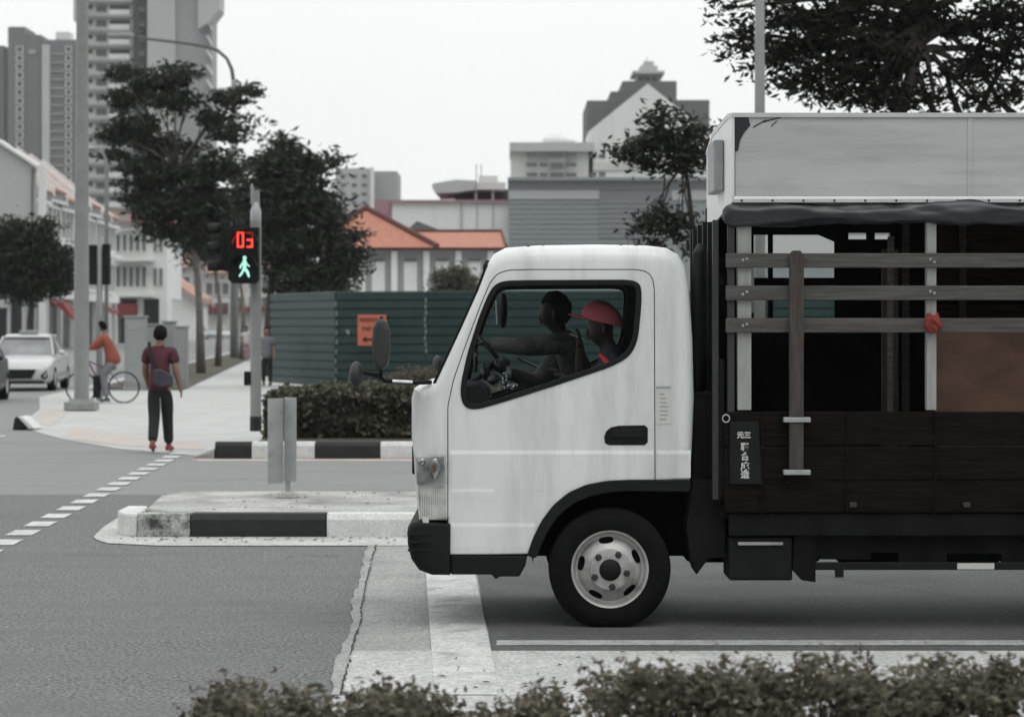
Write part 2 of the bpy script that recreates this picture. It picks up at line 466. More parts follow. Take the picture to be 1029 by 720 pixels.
def tree(name, label, base, trunk, r0, clusters, nleaf, size, lm, bark, group=None, clump=.35, flat=.6, shell=.45, limbs=None, extra=0, per=28, aspect=.34):
    t = thing(name, label, 'tree', (base[0], base[1], 0), group)
    mb = MB(); n = len(trunk)
    mb.tube(trunk, [r0 * (1 - .55 * i / (n - 1)) * (1.25 if i == 0 else 1) for i in range(n)], 10)
    mb.build('trunk', bark, t, smooth=True)
    mb = MB(); top = Vector(trunk[-1]); mid = Vector(trunk[-2])
    for c in clusters:
        cc = Vector(c[:3]); st = top if cc.z > top.z else mid.lerp(top, random.uniform(.2, .9))
        m1 = st.lerp(cc, .4) + Vector((random.uniform(-.2, .2), random.uniform(-.2, .2), random.uniform(0, .3)))
        mb.tube([st, m1, cc], [r0 * .42, r0 * .28, r0 * .12], 6)
        for k in range(3 + extra):
            e = cc + Vector((random.uniform(-1, 1) * c[3], random.uniform(-1, 1) * c[4], random.uniform(-.6, 1) * c[5])) * .8
            s2 = m1.lerp(cc, random.uniform(0, 1))
            mb.tube([s2, s2.lerp(e, .5) + Vector((0, 0, .1)), e], [r0 * .16, r0 * .1, r0 * .04], 5)
    for lm_ in limbs or []:
        d_ = base[1]; mb.tube([(wx(a, d_), d_ + .2, wz(b, d_)) for a, b in lm_], [.055 - .009 * i for i in range(len(lm_))], 6)
    mb.build('limbs', bark, t, smooth=True)
    leaves('crown', clusters, nleaf, size, lm, t, clump, flat, shell, per, aspect)
    return t


# ============================================================ GROUND
def gp(px, py): d = gd(py); return (wx(px, d), d)


mb = MB(); mb.sheet([(-900, -60), (900, -60), (900, 1250), (-900, 1250)], 0)
struct(mb.build('ground', M['asphalt_far'], fix=False))
# near road: darker asphalt (this side of the crossing and the lane in front of the truck)
mb = MB(); mb.sheet([(-40, -20), (40, -20), (40, 25.6), (-40, 25.6)], .003)
struct(mb.build('road', M['asphalt'], fix=False), 'dark asphalt road in the foreground')
# far-side side road going off behind (lighter)
# concrete lane under the truck
jl = [gp(343, 690), gp(347, 672), gp(345, 660), gp(352, 655), gp(357, 640), gp(360, 612), gp(364, 590), gp(362, 575), gp(367, 560), gp(370, 546)]
poly = [(jl[0][0] - .25, 4)] + jl + [(30, 19.9), (30, 4)]
mb = MB(); mb.sheet(poly, .006)
struct(mb.build('concrete_lane', M['concrete'], fix=False), 'worn pale concrete lane slab under the truck')
mb = MB(); yb = gd(655)
mb.sheet([(wx(352, yb), yb), (30, yb), (30, 4), (wx(343, gd(690)) - .2, 4), gp(343, 690), gp(347, 672)], .009)
struct(mb.build('concrete_strip', M['concrete_pale'], fix=False), 'palest concrete strip along the hedge')
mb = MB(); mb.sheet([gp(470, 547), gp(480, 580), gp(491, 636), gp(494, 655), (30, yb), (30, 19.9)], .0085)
struct(mb.build('lane_surface', M['lane_dark'], fix=False), 'darker traffic-stained lane, colour deepened further as shade under the truck')
# broken pale edge + crack along the joint
mb = MB()
pts = [gp(343, 700), gp(352, 660), gp(362, 625), gp(365, 600), gp(371, 575), gp(378, 547)]
L_ = []; R_ = []
for i in range(len(pts) - 1):
    for k in range(16):
        t = k / 16; x = pts[i][0] * (1 - t) + pts[i + 1][0] * t; y = pts[i][1] * (1 - t) + pts[i + 1][1] * t
        w = .05 + .015 * math.sin(y * 2.1) + .008 * math.sin(y * 9.3 + 1) + .012 * random.random()
        L_.append((x - w, y)); R_.append((x + random.uniform(-.005, .005) + .004 * math.sin(y * 4), y))
mb.sheet(L_ + R_[::-1], .012)
struct(mb.build('joint_mortar', M['concrete'], fix=False))
mb = MB()
for i in range(len(R_) - 1):
    if random.random() < .93:
        w = .002 + .005 * random.random()
        mb.sheet([(R_[i][0] - w, R_[i][1]), (R_[i][0] + w, R_[i][1]), (R_[i + 1][0] + w, R_[i + 1][1]), (R_[i + 1][0] - w, R_[i + 1][1])], .0145)
struct(mb.build('joint_crack', M['kerb_black'], fix=False))
mb = MB()
for (pa, n_) in ((((286, 561), (305, 557), (322, 560), (345, 558)), 10), (((770, 570), (860, 585), (960, 600), (1029, 618)), 14)):
    P = [gp(*q) for q in pa]; prev = None
    for i in range(len(P) - 1):
        for k in range(n_):
            t = k / n_; x = P[i][0] * (1 - t) + P[i + 1][0] * t + random.uniform(-.01, .01); y = P[i][1] * (1 - t) + P[i + 1][1] * t + random.uniform(-.03, .03)
            if prev: mb.sheet([(prev[0], prev[1] - .008), (x, y - .008), (x, y + .008), (prev[0], prev[1] + .008)], .0105)
            prev = (x, y)
struct(mb.build('road_cracks', M['kerb_black'], fix=False))
# stop line, edge line
mb = MB(); mb.sheet([gp(428, 580), gp(424, 549), gp(468, 549), gp(478, 580), gp(497, 672), gp(500, 700), gp(437, 700), gp(434, 660)], .0125)
struct(mb.build('stop_line', M['paint'], fix=False), 'wide painted stop line in front of the truck')
mb = MB(); d1, d2 = gd(650), gd(645); mb.sheet([(wx(499, d1), d1), (30, d1), (30, d2), (wx(499, d2), d2)], .0125)
struct(mb.build('edge_line', M['paint_faded'], fix=False), 'thin painted line beside the truck')
# dashed crossing line
mb = MB(); y = 16.0
while y < 34:
    x = -4.06 - (y - 20) * .033
    mb.sheet([(x - .12, y), (x + .10, y), (x + .085, y + .52), (x - .135, y + .52)], .009 if y < 25 else .009)
    y += .92
for k in range(4):
    x = -8.0 - k * .55; yy = 38.6 + k * .2
    mb.sheet([(x - .2, yy), (x + .12, yy), (x + .06, yy + .5), (x - .26, yy + .5)], .009)
struct(mb.build('crossing_line', M['paint'], fix=False), 'dashed white pedestrian crossing line')
# pavement at the far corner
road_edge = lambda d: -7.3 - .067 * d
poly = [(-3.6, 32.55), (-4.3, 33.3), gp(150, 454), gp(120, 451), gp(90, 446), gp(60, 440.5), gp(40, 435), gp(25, 430), gp(24, 424), gp(40, 411), (-11.4, 60), (-15, 115), (-24, 250), (60, 250), (60, 32.55)]
mb = MB(); mb.sheet(poly, .006)
struct(mb.build('pavement', M['paving'], fix=False), 'pale pavement on the far corner')
mb = MB()
for k in range(60):        # slab joints
    pass
mb.sheet([gp(66, 440.5), gp(120, 448), gp(205, 452.5), gp(200, 444), gp(150, 440), gp(100, 434), gp(72, 429)], .010)
mb.sheet([gp(30, 425), gp(52, 428), gp(70, 415), gp(45, 410)], .010)
mb.sheet([(-4.0, 31.9), (-4.2, 32.4), (10, 32.4), (10, 31.9)], .004)
struct(mb.build('tactile_band', M['tactile'], fix=False), 'faded orange tinted band at the kerb ramp')
# grass verge with trees
vr = lambda d: -8.8 - .076 * (d - 67)
mb = MB(); mb.sheet([(-11.3, 66), (vr(66), 66), (vr(110), 110), (vr(200), 200), (-20.2, 200), (-14.4, 110)], .012)
g = mb.build('verge', M['grass'], fix=False); tag(g, 'patchy brown grass verge under the street trees', 'grass', kind='stuff')
# far grass on the right, behind the hoarding
mb = MB(); mb.sheet([(-3.5, 36.9), (40, 36.9), (40, 70), (-6.2, 70)], .012)
g = mb.build('lawn', M['grass'], fix=False); tag(g, 'dull grass lawn between the clipped hedge and the hoarding', 'grass', kind='stuff')
# apron round the island nose
mb = MB(); mb.sheet([gp(97, 543), gp(108, 546.5), gp(160, 549), (12, 19.62), (12, 23.6), gp(172, 511), gp(135, 514), gp(118, 521), gp(103, 531), gp(94, 540)], .010)
struct(mb.build('island_apron', M['concrete_pale'], fix=False), 'pale concrete apron round the island nose')
# island
KH = .2
ny, fy = 20.42, 23.25
mb = MB(); mb.prismz([(-2.75, ny + .18), (12, ny + .18), (12, fy), (-3.05, fy), (-3.2, fy - .6), (-3.1, ny + .7)], .0, KH - .005)
struct(mb.build('traffic_island', M['island'], bevel=.02), 'low traffic island with a worn top')


def kerb_run(name, x0, x1, y, dy, segs, h, label, far=False):
    mb = MB()
    for (a, b, mi) in segs:
        prof = [(y, 0), (y, h - .05), (y + .03, h), (y + dy, h), (y + dy, 0)]
        mb.prismx(prof, a + .004, b - .004, mi)
    o = mb.build(name, [M['kerb_black'], M['kerb_white'], M['kerb_worn']], bevel=.008)
    return struct(o, label)


segs = [(-3.08, -2.64, 2)]
x = -2.64; k = 0
while x < 11.5: segs.append((x, x + 1.115, k % 2)); x += 1.115; k += 1
kerb_run('kerb', 0, 0, ny, .19, segs, KH, 'black and white painted kerb along the near edge of the island')
# nose stone of the island
mb = MB()
pl = [(-3.08, ny), (-3.22, ny + .12), (-3.3, ny + .4), (-3.3, ny + .9), (-3.12, ny + .9), (-3.08, ny + .3)]
mb.prismz(pl, 0, KH)
struct(mb.build('kerb', M['kerb_white'], bevel=.02), 'curved white kerb stone at the island nose')
# far kerb
fy0 = 32.45
segs = [(-3.88, -3.40, 0), (-3.40, -2.57, 1), (-2.57, -1.72, 0)]; x = -1.72; k = 1
while x < 12: segs.append((x, x + .86, k % 2)); x += .86; k += 1
kerb_run('kerb', 0, 0, fy0, .2, segs, .22, 'black and white painted kerb in front of the clipped hedge')
mb = MB(); mb.prismx([(fy0, 0), (fy0, .1), (fy0 + .03, .13), (fy0 + .2, .13), (fy0 + .2, 0)], -4.15, -3.885)
o = mb.build('kerb', M['concrete'])
for v in o.data.vertices:
    if v.co.x < -4.0: v.co.z *= .25
struct(o, 'sloping grey kerb end at the crossing')
mb = MB(); mb.prismz([(-3.42, fy0 + .2), (12, fy0 + .2), (12, 36.8), (-3.42, 36.8)], 0, .19)
o_ = MB().prismz([(-3.88, fy0 + .2), (-3.425, fy0 + .2), (-3.425, 34.6), (-3.88, 33.6)], 0, .18).build('pavement', M['paving'], bevel=.02); struct(o_, 'raised corner of the pavement behind the far kerb')
struct(mb.build('planting_bed', M['soil'], bevel=.02), 'raised soil bed under the clipped hedge')
# kerb corner block at left
d = gd(432); mb = MB()
mb.prism([(wx(15, d), .03), (wx(16, d), .17), (wx(19, d), .22), (wx(30, d), .05), (wx(30, d), .03)], d, d + .5, 0)
mb.prism([(wx(19, d), .225), (wx(23, d), .215), (wx(36, d), .03), (wx(30.3, d), .03)], d - .1, d + .6, 1)
mb.prism([(wx(12, d), .0), (wx(14, d), .20), (wx(18, d), .23), (wx(22, d), .0)], d + .05, d + .45, 0)
struct(mb.build('kerb', [M['kerb_black'], M['kerb_white']]), 'short black and white kerb block at the left corner')

# ============================================================ TRUCK
S = F / 14.3
fx = lambda px: (px - CX) / S
fz = lambda py: CH - (py - HY) / S
PX = lambda pts: [(fx(a), fz(b)) for a, b in pts]
Y0, Y1 = 14.3, 16.02
truck = thing('delivery_truck', 'white cab-over lorry with slatted wooden cargo sides and pale canopy top', 'truck', (2.2, 15.2, 0))
out_px = [(421, 523, .05), (417, 490, .08), (415, 457, .10), (413, 440, .11), (413, 400, .11), (416, 390, .08), (425, 386.5, .06), (437, 384.5, .05), (450, 357, .05), (463, 329, .05), (480, 291, .05), (488, 268, .06),
          (496, 255, .08), (508, 248.5, .09), (540, 246, .10), (600, 245, .10), (650, 246, .10), (670, 248.5, .09), (682, 255, .08), (689, 267, .07), (693, 290, .06), (696.5, 340, .06), (698, 400, .06), (696, 450, .06),
          (693, 483, .03), (660, 483, .01), (635, 483.5, .01), (610, 484.5, .01), (590, 488, .01), (572, 496, .01), (557, 508, .01), (545, 524, .01), (536, 542, .01), (531, 556.5, .012), (490, 557, .012), (451, 557, .012), (449, 523, .03)]
OUT = PX([(a, b) for a, b, c in out_px]); RS = [c for a, b, c in out_px]
shell = rounded_solid(OUT, RS, Y0, Y1, 5).build('cab_body', M['white_metal'])
inner_poly = offset_poly(OUT, .04)
inner = MB().prism(inner_poly, Y0 + .045, Y1 - .045).build('cut', M['lining'])
boolean(shell, inner)
win_px = [(463.5, 400), (463.5, 386), (470, 356), (482, 318), (492, 294), (498, 286), (507, 282.5), (530, 282), (632, 281.5), (641, 284), (644, 290), (644, 305), (641, 337), (637, 350), (629, 360), (612, 368.5), (560, 386), (500, 405), (478, 411), (468, 409)]
WIN = chaikin(chaikin(PX(win_px), .03), .01)
wcut = MB().prism(WIN, Y0 - .3, Y1 + .3).build('cut', M['lining'])
boolean(shell, wcut, keep=True)
ws = PX([(428, 378), (452, 378), (505, 271), (481, 271)])
wscut = MB().prism(ws, Y0 + .10, Y1 - .10).build('cut', M['lining'])
boolean(shell, wscut, keep=True)
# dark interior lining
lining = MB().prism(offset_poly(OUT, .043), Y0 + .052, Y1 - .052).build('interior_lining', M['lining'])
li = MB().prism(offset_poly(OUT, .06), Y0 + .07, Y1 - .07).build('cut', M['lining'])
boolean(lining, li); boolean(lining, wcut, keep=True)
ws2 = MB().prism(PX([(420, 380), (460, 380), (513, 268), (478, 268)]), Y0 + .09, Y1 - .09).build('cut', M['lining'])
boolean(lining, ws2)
# doors
door_px = [(450.5, 600), (450.5, 408), (456, 382), (470, 342), (484, 305), (493, 284), (500, 275.5), (510, 272), (530, 271.2), (640, 271.2), (650, 273.5), (655, 279), (657, 290), (658.3, 600)]
DP = chaikin(PX(door_px), .012)
gap = offset_poly(DP, -.0055)
n1 = MB().prism(DP, Y0 - .2, Y0 + .3).build('cut', M['lining'])
n2 = MB().prism(gap, Y0 - .2, Y0 + .3).build('cut', M['lining'])
f1 = MB().prism(DP, Y1 - .3, Y1 + .2).build('cut', M['lining'])
f2 = MB().prism(gap, Y1 - .3, Y1 + .2).build('cut', M['lining'])
door = bpy.data.objects.new('door', shell.data.copy()); COL.objects.link(door)
door2 = bpy.data.objects.new('door', shell.data.copy()); COL.objects.link(door2)
boolean(door, n1, 'INTERSECT'); boolean(door2, f1, 'INTERSECT')
boolean(shell, n2); boolean(shell, f2)
for o in (shell, door, door2, lining):
    off = world_off(truck)
    for v in o.data.vertices: v.co -= off
    o.parent = truck
for o in (shell, door, door2):
    o.data.materials.clear(); o.data.materials.append(M['white_metal'])
    o.data.polygons.foreach_set('use_smooth', [True] * len(o.data.polygons))
    o.data.set_sharp_from_angle(angle=math.radians(28))
bpy.data.objects.remove(wcut); bpy.data.objects.remove(wscut)


# creases on the door and rear pillar (swage lines), both sides
def crease(mb, xa, xb, ya, yb_, ytop, ybot, prd):
    side = ya
    t, b = fz(ytop), fz(ybot)
    k = fz(ytop + 4)
    for (yy, s) in (((Y0 - .0005, -1), (Y1 + .0005, 1))[side],):
        mb.add([(xa, yy, t), (xb, yy, t + (fz(452) - fz(454)) * 0), (xb, yy + s * prd, k), (xa, yy + s * prd, k), (xa, yy, b), (xb, yy, b)],
               [(0, 1, 2, 3), (3, 2, 5, 4), (0, 3, 4), (1, 5, 2)])


mb = MB(); crease(mb, fx(452), fx(656.8), 0, 0, 452, 492, .006); mb.build('door_ridge', M['white_metal'], door)
mb = MB(); crease(mb, fx(452), fx(656.8), 1, 0, 452, 492, .006); mb.build('door_ridge', M['white_metal'], door2)
mb = MB(); crease(mb, fx(453), fx(538), 0, 0, 525, 550, .004); mb.build('door_ridge', M['white_metal'], door)
mb = MB(); crease(mb, fx(453), fx(538), 1, 0, 525, 550, .004); mb.build('door_ridge', M['white_metal'], door2)
mb = MB(); crease(mb, fx(453), fx(497), 0, 0, 490, 502, .003); mb.build('door_ridge', M['white_metal'], door)
mb = MB(); crease(mb, fx(453), fx(497), 1, 0, 490, 502, .003); mb.build('door_ridge', M['white_metal'], door2)
mb = MB(); crease(mb, fx(660), fx(694), 0, 0, 452, 480, .006); mb.build('pillar_ridge', M['white_metal'], truck)
mb = MB(); crease(mb, fx(660), fx(694), 1, 0, 452, 480, .006); mb.build('pillar_ridge', M['white_metal'], truck)
# drip moulding above the door
mb = MB()
arc = PX([(489, 292), (497, 276), (510, 269.5), (530, 268.6), (640, 268.6), (652, 272), (659, 280)])
# window rubber + glass + window frame
for (yy, s) in ((Y0, -1), (Y1, 1)):
    mb = MB(); n = len(WIN); o1 = offset_poly(WIN, -.004); o2 = offset_poly(WIN, .026)
    ya, yb_ = sorted((yy + s * .006, yy - s * .03))
    vs = [(p[0], ya, p[1]) for p in o1] + [(p[0], ya, p[1]) for p in o2] + [(p[0], yb_, p[1]) for p in o1] + [(p[0], yb_, p[1]) for p in o2]
    fs = []
    for i in range(n):
        j = (i + 1) % n
        fs += [(i, j, n + j, n + i), (2 * n + j, 2 * n + i, 3 * n + i, 3 * n + j), (n + i, n + j, 3 * n + j, 3 * n + i), (j, i, 2 * n + i, 2 * n + j)]
    mb.add(vs, fs); d_ = door if s < 0 else door2
    mb.build('window_seal', M['black_gloss'], d_, bevel=.003)
    mb = MB(); gp_ = offset_poly(WIN, .024); mb.add([(p[0], yy - s * .014, p[1]) for p in gp_], [tuple(range(len(gp_)))]); mb.build('window_glass', M['glass'], d_, fix=False)
# windscreen: glass and black surround
mb = MB(); q_ = PX([(439.5, 384), (463.2, 331), (480.5, 292), (490.5, 267)]); mb.add([(p[0], y_, p[1]) for y_ in (Y0 + .115, Y1 - .115) for p in q_], [(0, 1, 5, 4), (1, 2, 6, 5), (2, 3, 7, 6)])
mb.build('windscreen', M['glass'], truck)
mb = MB()
for (a, b) in ((Y0 + .03, Y0 + .12), (Y1 - .12, Y1 - .03)):
    mb.prism(PX([(434.5, 385), (439.5, 385.5), (463.5, 333), (481, 295), (490.5, 266), (488.3, 264.5), (477.5, 292), (460.5, 330)]), a, b)
mb.prism(PX([(436, 385), (441, 386), (445, 378), (440, 376)]), Y0 + .12, Y1 - .12)
mb.prism(PX([(486.5, 270), (490.5, 271), (493.5, 262), (489.5, 260.5)]), Y0 + .12, Y1 - .12)
mb.build('windscreen_seal', M['black_plastic'], truck, bevel=.004)
mb = MB(); mb.tube([(fx(489.5), Y0 + .08, fz(262)), (fx(487), Y0 + .05, fz(266)), (fx(486), Y0 + .06, fz(270))], .008, 6)
mb.build('wiper', M['black_plastic'], truck); mb = MB()
mb.tube([(fx(452), 15.0, fz(362)), (fx(470), 15.1, fz(325)), (fx(476), 15.15, fz(312))], .007, 6)
mb.build('wiper', M['black_plastic'], truck)
# roof studs
for px in (531, 546, 624.5, 640):
    mb = MB(); mb.lathe([(.012, 0), (.012, .012), (.007, .018)], (fx(px), Y0 + .085, fz(249.3 if px < 600 else 248.6)), 'z', 10); mb.build('roof_stud', M['black_plastic'], truck)
# door handle
mb = MB(); hp = PX([(607, 439), (609, 433), (614, 429), (622, 427.4), (648, 427), (651, 430), (651, 444), (648, 447), (612, 447), (608, 445)])
mb.prism(hp, Y0 - .004, Y0 + .01)
h = mb.build('door_handle', M['black_plastic'], door, bevel=.003)
mb = MB(); mb.prism(PX([(614, 433), (624, 431), (644, 431), (646, 434), (646, 439), (614, 439)]), Y0 - .014, Y0 - .005); mb.build('grip', M['black_gloss'], h, bevel=.003)
mb = MB(); mb.lathe([(.012, -.006), (.012, 0)], (fx(641), Y0 - .003, fz(443)), 'y', 10)
# sticker on pillar
mb = MB(); mb.prism(PX([(659.5, 389.5), (674.5, 389), (674.5, 425.5), (659.5, 426)]), Y0 - .003, Y0 + .004)
st = mb.build('sticker', M['sign_white'], truck)
mb = MB(); mb.prism(PX([(659.5, 388.2), (674, 388), (674, 389.8), (659.5, 390)]), Y0 - .005, Y0)
for k in range(7):
    yy = 395 + k * 4.2; w = random.uniform(4, 9)
    mb.prism(PX([(663, yy), (663 + w, yy + .3), (663 + w, yy + 1.3), (663, yy + 1)]), Y0 - .0045, Y0 - .002)
mb.build('sticker_print', M['steel'], st)
# front corner panel gap line + headlamp
mb = MB(); mb.prism(PX([(417.5, 458), (447.5, 457), (447.5, 485.5), (419, 486.5)]), Y0 - .001, Y0 + .12)
hl = mb.build('headlight', M['lamp_inner'], truck, bevel=.008)
mb = MB(); mb.ball((fx(437), Y0 - .004, fz(471)), (.030, .012, .062), 14, 10); mb.build('reflector', M['chrome'], hl, smooth=True)
mb = MB(); mb.ball((fx(424), Y0 - .002, fz(464)), (.022, .008, .022), 12, 8); mb.build('reflector', M['chrome'], hl, smooth=True)
mb = MB(); mb.ball((fx(436.5), Y0 - .015, fz(469)), (.010, .006, .028), 10, 8); mb.build('bulb', M['amber'], hl, smooth=True)
mb = MB(); mb.prism(PX([(416.2, 457), (449, 456), (449, 486.5), (418, 487.5)]), Y0 - .028, Y0 - .024); mb.build('lens', M['lens'], hl)
mb = MB(); mb.prism(PX([(419.5, 488), (448.3, 487.5), (448.3, 521.5), (423, 522.5)]), Y0 - .012, Y0 + .1)
tl = mb.build('turn_signal', M['lamp_inner'], truck, bevel=.006)
mb = MB()
for k in range(11): mb.box(fx(423 + k * 2.2), fx(424 + k * 2.2), Y0 - .015, Y0 - .011, fz(520), fz(490))
mb.build('lens_ribs', M['sign_white'], tl)
mb = MB(); mb.prism(PX([(424, 519), (431, 520), (431, 525), (425, 525)]), Y0 - .02, Y0 + .02); mb.build('lamp_clip', M['sign_white'], truck, bevel=.002)
# far headlight group at front face
for yy in (Y0 + .25, Y1 - .25):
    mb = MB(); mb.lathe([(.09, 0), (.09, -.003), (.05, -.006), (0.001, -.007)], (fx(417), yy, fz(472)), 'x', 20); mb.build('headlamp_bowl', M['lens'], truck, smooth=True)
# front grille
mb = MB(); mb.box(fx(411.5), fx(416), Y0 + .35, Y1 - .35, fz(480), fz(450)); mb.build('grille', M['black_plastic'], truck, bevel=.01)
# front corner panel shadow groove
mb = MB(); mb.prism(PX([(449.2, 404), (451.0, 404), (451.0, 557), (449.4, 557), (449.4, 523)]), Y0 + .01, Y0 + .02)
# bumper
bp_ = [(409, 535, .05), (410, 529, .05), (414, 524.5, .04), (424, 523, .03), (452.5, 526, .015), (452.5, 577, .015), (434, 577.5, .05), (421, 573, .07), (413, 562, .08), (409.5, 548, .08)]
b = rounded_solid(PX([(a, c) for a, c, r in bp_]), [r for a, c, r in bp_], Y0 - .03, Y1 + .03, 4).build('bumper', M['black_plastic'], truck, smooth=35)
for k in range(3):
    mb = MB(); z = fz(536 + k * 8); mb.box(fx(410), fx(432), Y0 - .036, Y0 + .01, z - .006, z + .006); mb.build('bumper_rib', M['black_plastic'], b, bevel=.003)
# sill under door
mb = MB(); mb.prism(PX([(453, 558), (530, 558), (528, 568), (522, 579), (502, 579), (498, 582), (494, 577), (453, 577)]), Y0 + .0, Y0 + .35); mb.build('step_sill', M['black_plastic'], truck, bevel=.008)
mb = MB(); mb.prism(PX([(453, 558), (530, 558), (522, 579), (453, 577)]), Y1 - .35, Y1); mb.build('step_sill', M['black_plastic'], truck, bevel=.008)
# wheel arch trim and liner
ao = [(529.5, 558), (535, 541), (544, 523), (556, 507), (571, 494.5), (589, 486.5), (610, 482.5), (635, 481.5), (694, 481.5)]
ai = [(694, 494), (635, 493), (614, 494), (594, 498), (577, 505), (563, 516), (552, 531), (544, 547), (539, 561)]
for (a, b_) in ((Y0 - .018, Y0 + .05), (Y1 - .05, Y1 + .018)):
    mb = MB(); mb.prism(chaikin(PX(ao + ai), .015), a, b_); mb.build('arch_trim', M['black_plastic'], truck, bevel=.006)
mb = MB()
for (a, b_) in ((Y0 + .01, Y0 + .5), (Y1 - .5, Y1 - .01)):
    P1 = PX([(694, 485), (635, 484.5), (612, 486), (591, 490), (574, 498), (560, 509), (548, 525), (540, 543), (535, 560)])
    P2 = offset_poly(P1, 0); P2 = [(p[0], p[1] - .03) for p in P1]
    for i in range(len(P1) - 1):
        mb.prism([P1[i], P1[i + 1], P2[i + 1], P2[i]], a, b_)
mb.box(fx(535), fx(694), Y0 + .48, Y1 - .48, fz(560), fz(486))
mb.build('wheel_arch_liner', M['chassis'], truck)


# wheels
def wheel(cx, y, out, dual=False):
    w = MB(); R = .352; W = .20; cz = .343
    s = -1 if out < 0 else 1
    prof = [(.215, 0), (.235, -.008), (.27, -.014), (.305, -.010), (.328, .004), (R - .004, .018), (R, .03)]
    for g in range(4):
        a = .035 + g * .038; prof += [(R, a), (R, a + .024), (R - .01, a + .027), (R - .01, a + .035)]
    prof += [(R, W - .02), (.328, W - .005), (.30, W), (.215, W - .01)]
    w.lathe([(r, y + (-s) * a if s > 0 else y + a) for r, a in prof], (cx, 0, cz), 'y', 56, closed=True)
    for i, v in enumerate(w.v):
        if v[2] < .006: w.v[i] = (v[0], v[1], .006)
    ty = w.build('tyre', M['rubber'], None, smooth=35)
    rp = [(.228, .002), (.222, -.006), (.212, .0), (.205, .02), (.20, .045), (.185, .048), (.165, .025), (.145, .005), (.12, -.012), (.115, -.03), (.06, -.034), (.001, -.034)]
    r2 = [(a - .0, b + .012) for a, b in rp][::-1]
    r2 = [(max(.001, a - .004), b + .014) for a, b in rp][::-1]
    w = MB(); w.lathe([(r, y + a * (1 if s < 0 else -1)) for r, a in rp + r2], (cx, 0, cz), 'y', 60, closed=True)
    rim = w.build('rim', M['rim'], None)
    c = MB()
    for k in range(5):
        an = math.radians(97 + 72 * k); ct = (cx + math.cos(an) * .167, cz + math.sin(an) * .167)
        ov = []
        for q in range(20):
            t = 2 * PI * q / 20; u = .043 * math.copysign(abs(math.cos(t)) ** .8, math.cos(t)); v = .0185 * math.copysign(abs(math.sin(t)) ** .8, math.sin(t))
            ov.append((ct[0] - math.sin(an) * u + math.cos(an) * v, ct[1] + math.cos(an) * u + math.sin(an) * v))
        c.prism(ov, y - .12, y + .12)
    cc = c.build('cut', M['rim']); boolean(rim, cc)
    rim.data.polygons.foreach_set('use_smooth', [True] * len(rim.data.polygons)); rim.data.set_sharp_from_angle(angle=math.radians(30))
    e = MB(); e.lathe([(.19, y + s * -.06), (.19, y + s * -.10)], (cx, 0, cz), 'y', 24)
    back = e.build('brake_drum', M['chassis'], None)
    e = MB(); e.lathe([(.001, y + s * .062), (.035, y + s * .06), (.054, y + s * .05), (.068, y + s * .025), (.072, y)], (cx, 0, cz), 'y', 24)
    hub = e.build('hub', M['black_plastic'], None, smooth=35)
    lugs = []
    for k in range(5):
        an = math.radians(97 + 36 + 72 * k); e = MB(); px_, pz_ = cx + math.cos(an) * .098, cz + math.sin(an) * .098
        e.lathe([(.021, y + s * .026), (.021, y + s * .034), (.014, y + s * .036), (.012, y + s * .055)], (px_, 0, pz_), 'y', 6)
        lugs.append(e.build('lug_nut', M['mirror_grey'], None))
    off = world_off(truck)
    for o in [ty, rim, back, hub] + lugs:
        for v in o.data.vertices: v.co -= off
    ty.name = 'wheel'; ty.parent = truck
    for o in [rim, back, hub] + lugs: o.parent = ty
    return ty


wheel(fx(613), Y0 + .015, -1)
wheel(fx(613), Y1 - .015, 1)
wheel(fx(613) + 3.35, Y0 + .015, -1)
wheel(fx(613) + 3.35, Y1 - .015, 1)
# cab interior: dash, wheel, seats
dash = MB(); dash.prism(PX([(420, 470), (420, 395), (443, 392), (465, 388), (482, 386), (490, 392), (492, 404), (480, 430), (478, 470)]), Y0 + .08, Y1 - .08)
dash.build('dashboard', M['black_plastic'], truck, bevel=.01)
for (pa, pb, r, m_, y_) in ((505, 365, (.05, .05, .035), 'mirror_grey', 15.1), (511, 374, (.02, .04, .03), 'cabinet', 15.05), (496, 381, (.035, .06, .03), 'mirror_grey', 14.9), (488, 374, (.03, .04, .05), 'mirror_grey', 15.2), (482, 398, (.07, .08, .025), 'grey_cloth', 14.6), (478, 362, (.012, .02, .07), 'mirror_grey', 15.4), (507, 383, (.012, .012, .05), 'chrome', 15.0), (515, 388, (.03, .03, .012), 'chrome', 14.9)):
    q = ((pa - CX) * y_ / F, y_, CH - (pb - HY) * y_ / F); mb = MB(); mb.ball(q, r, 10, 7)
    for i_, v_ in enumerate(mb.v): mb.v[i_] = tuple(c_ + random.uniform(-.008, .008) for c_ in v_)
    mb.build('dash_item', M[m_], truck)
mb = MB(); mb.tube([(fx(466), 15.5, fz(395)), (fx(498), 15.5, fz(366))], .02, 8)
c = Vector((fx(500), 15.55, fz(364))); ax = Vector((.75, 0, .66)).normalized()
u = Vector((0, 1, 0)); v = ax.cross(u)
ring = [c + (u * math.cos(t) + v * math.sin(t)) * .19 for t in [2 * PI * k / 24 for k in range(25)]]
mb.tube(ring, .013, 8)
for t in (0, 2.1, 4.2): mb.tube([c, c + (u * math.cos(t) + v * math.sin(t)) * .19], .011, 6)
mb.build('steering_wheel', M['black_plastic'], truck, smooth=True)
mb = MB(); mb.tube([(fx(519), 14.95, fz(360)), (fx(541), 14.95, fz(370))], .011, 8); mb.build('gear_lever', M['chrome'], truck)
mb = MB(); mb.tube([(fx(498), 15.2, fz(300)), (fx(499), 15.2, fz(326))], .008, 8); mb.build('sun_visor_rod', M['steel'], truck)
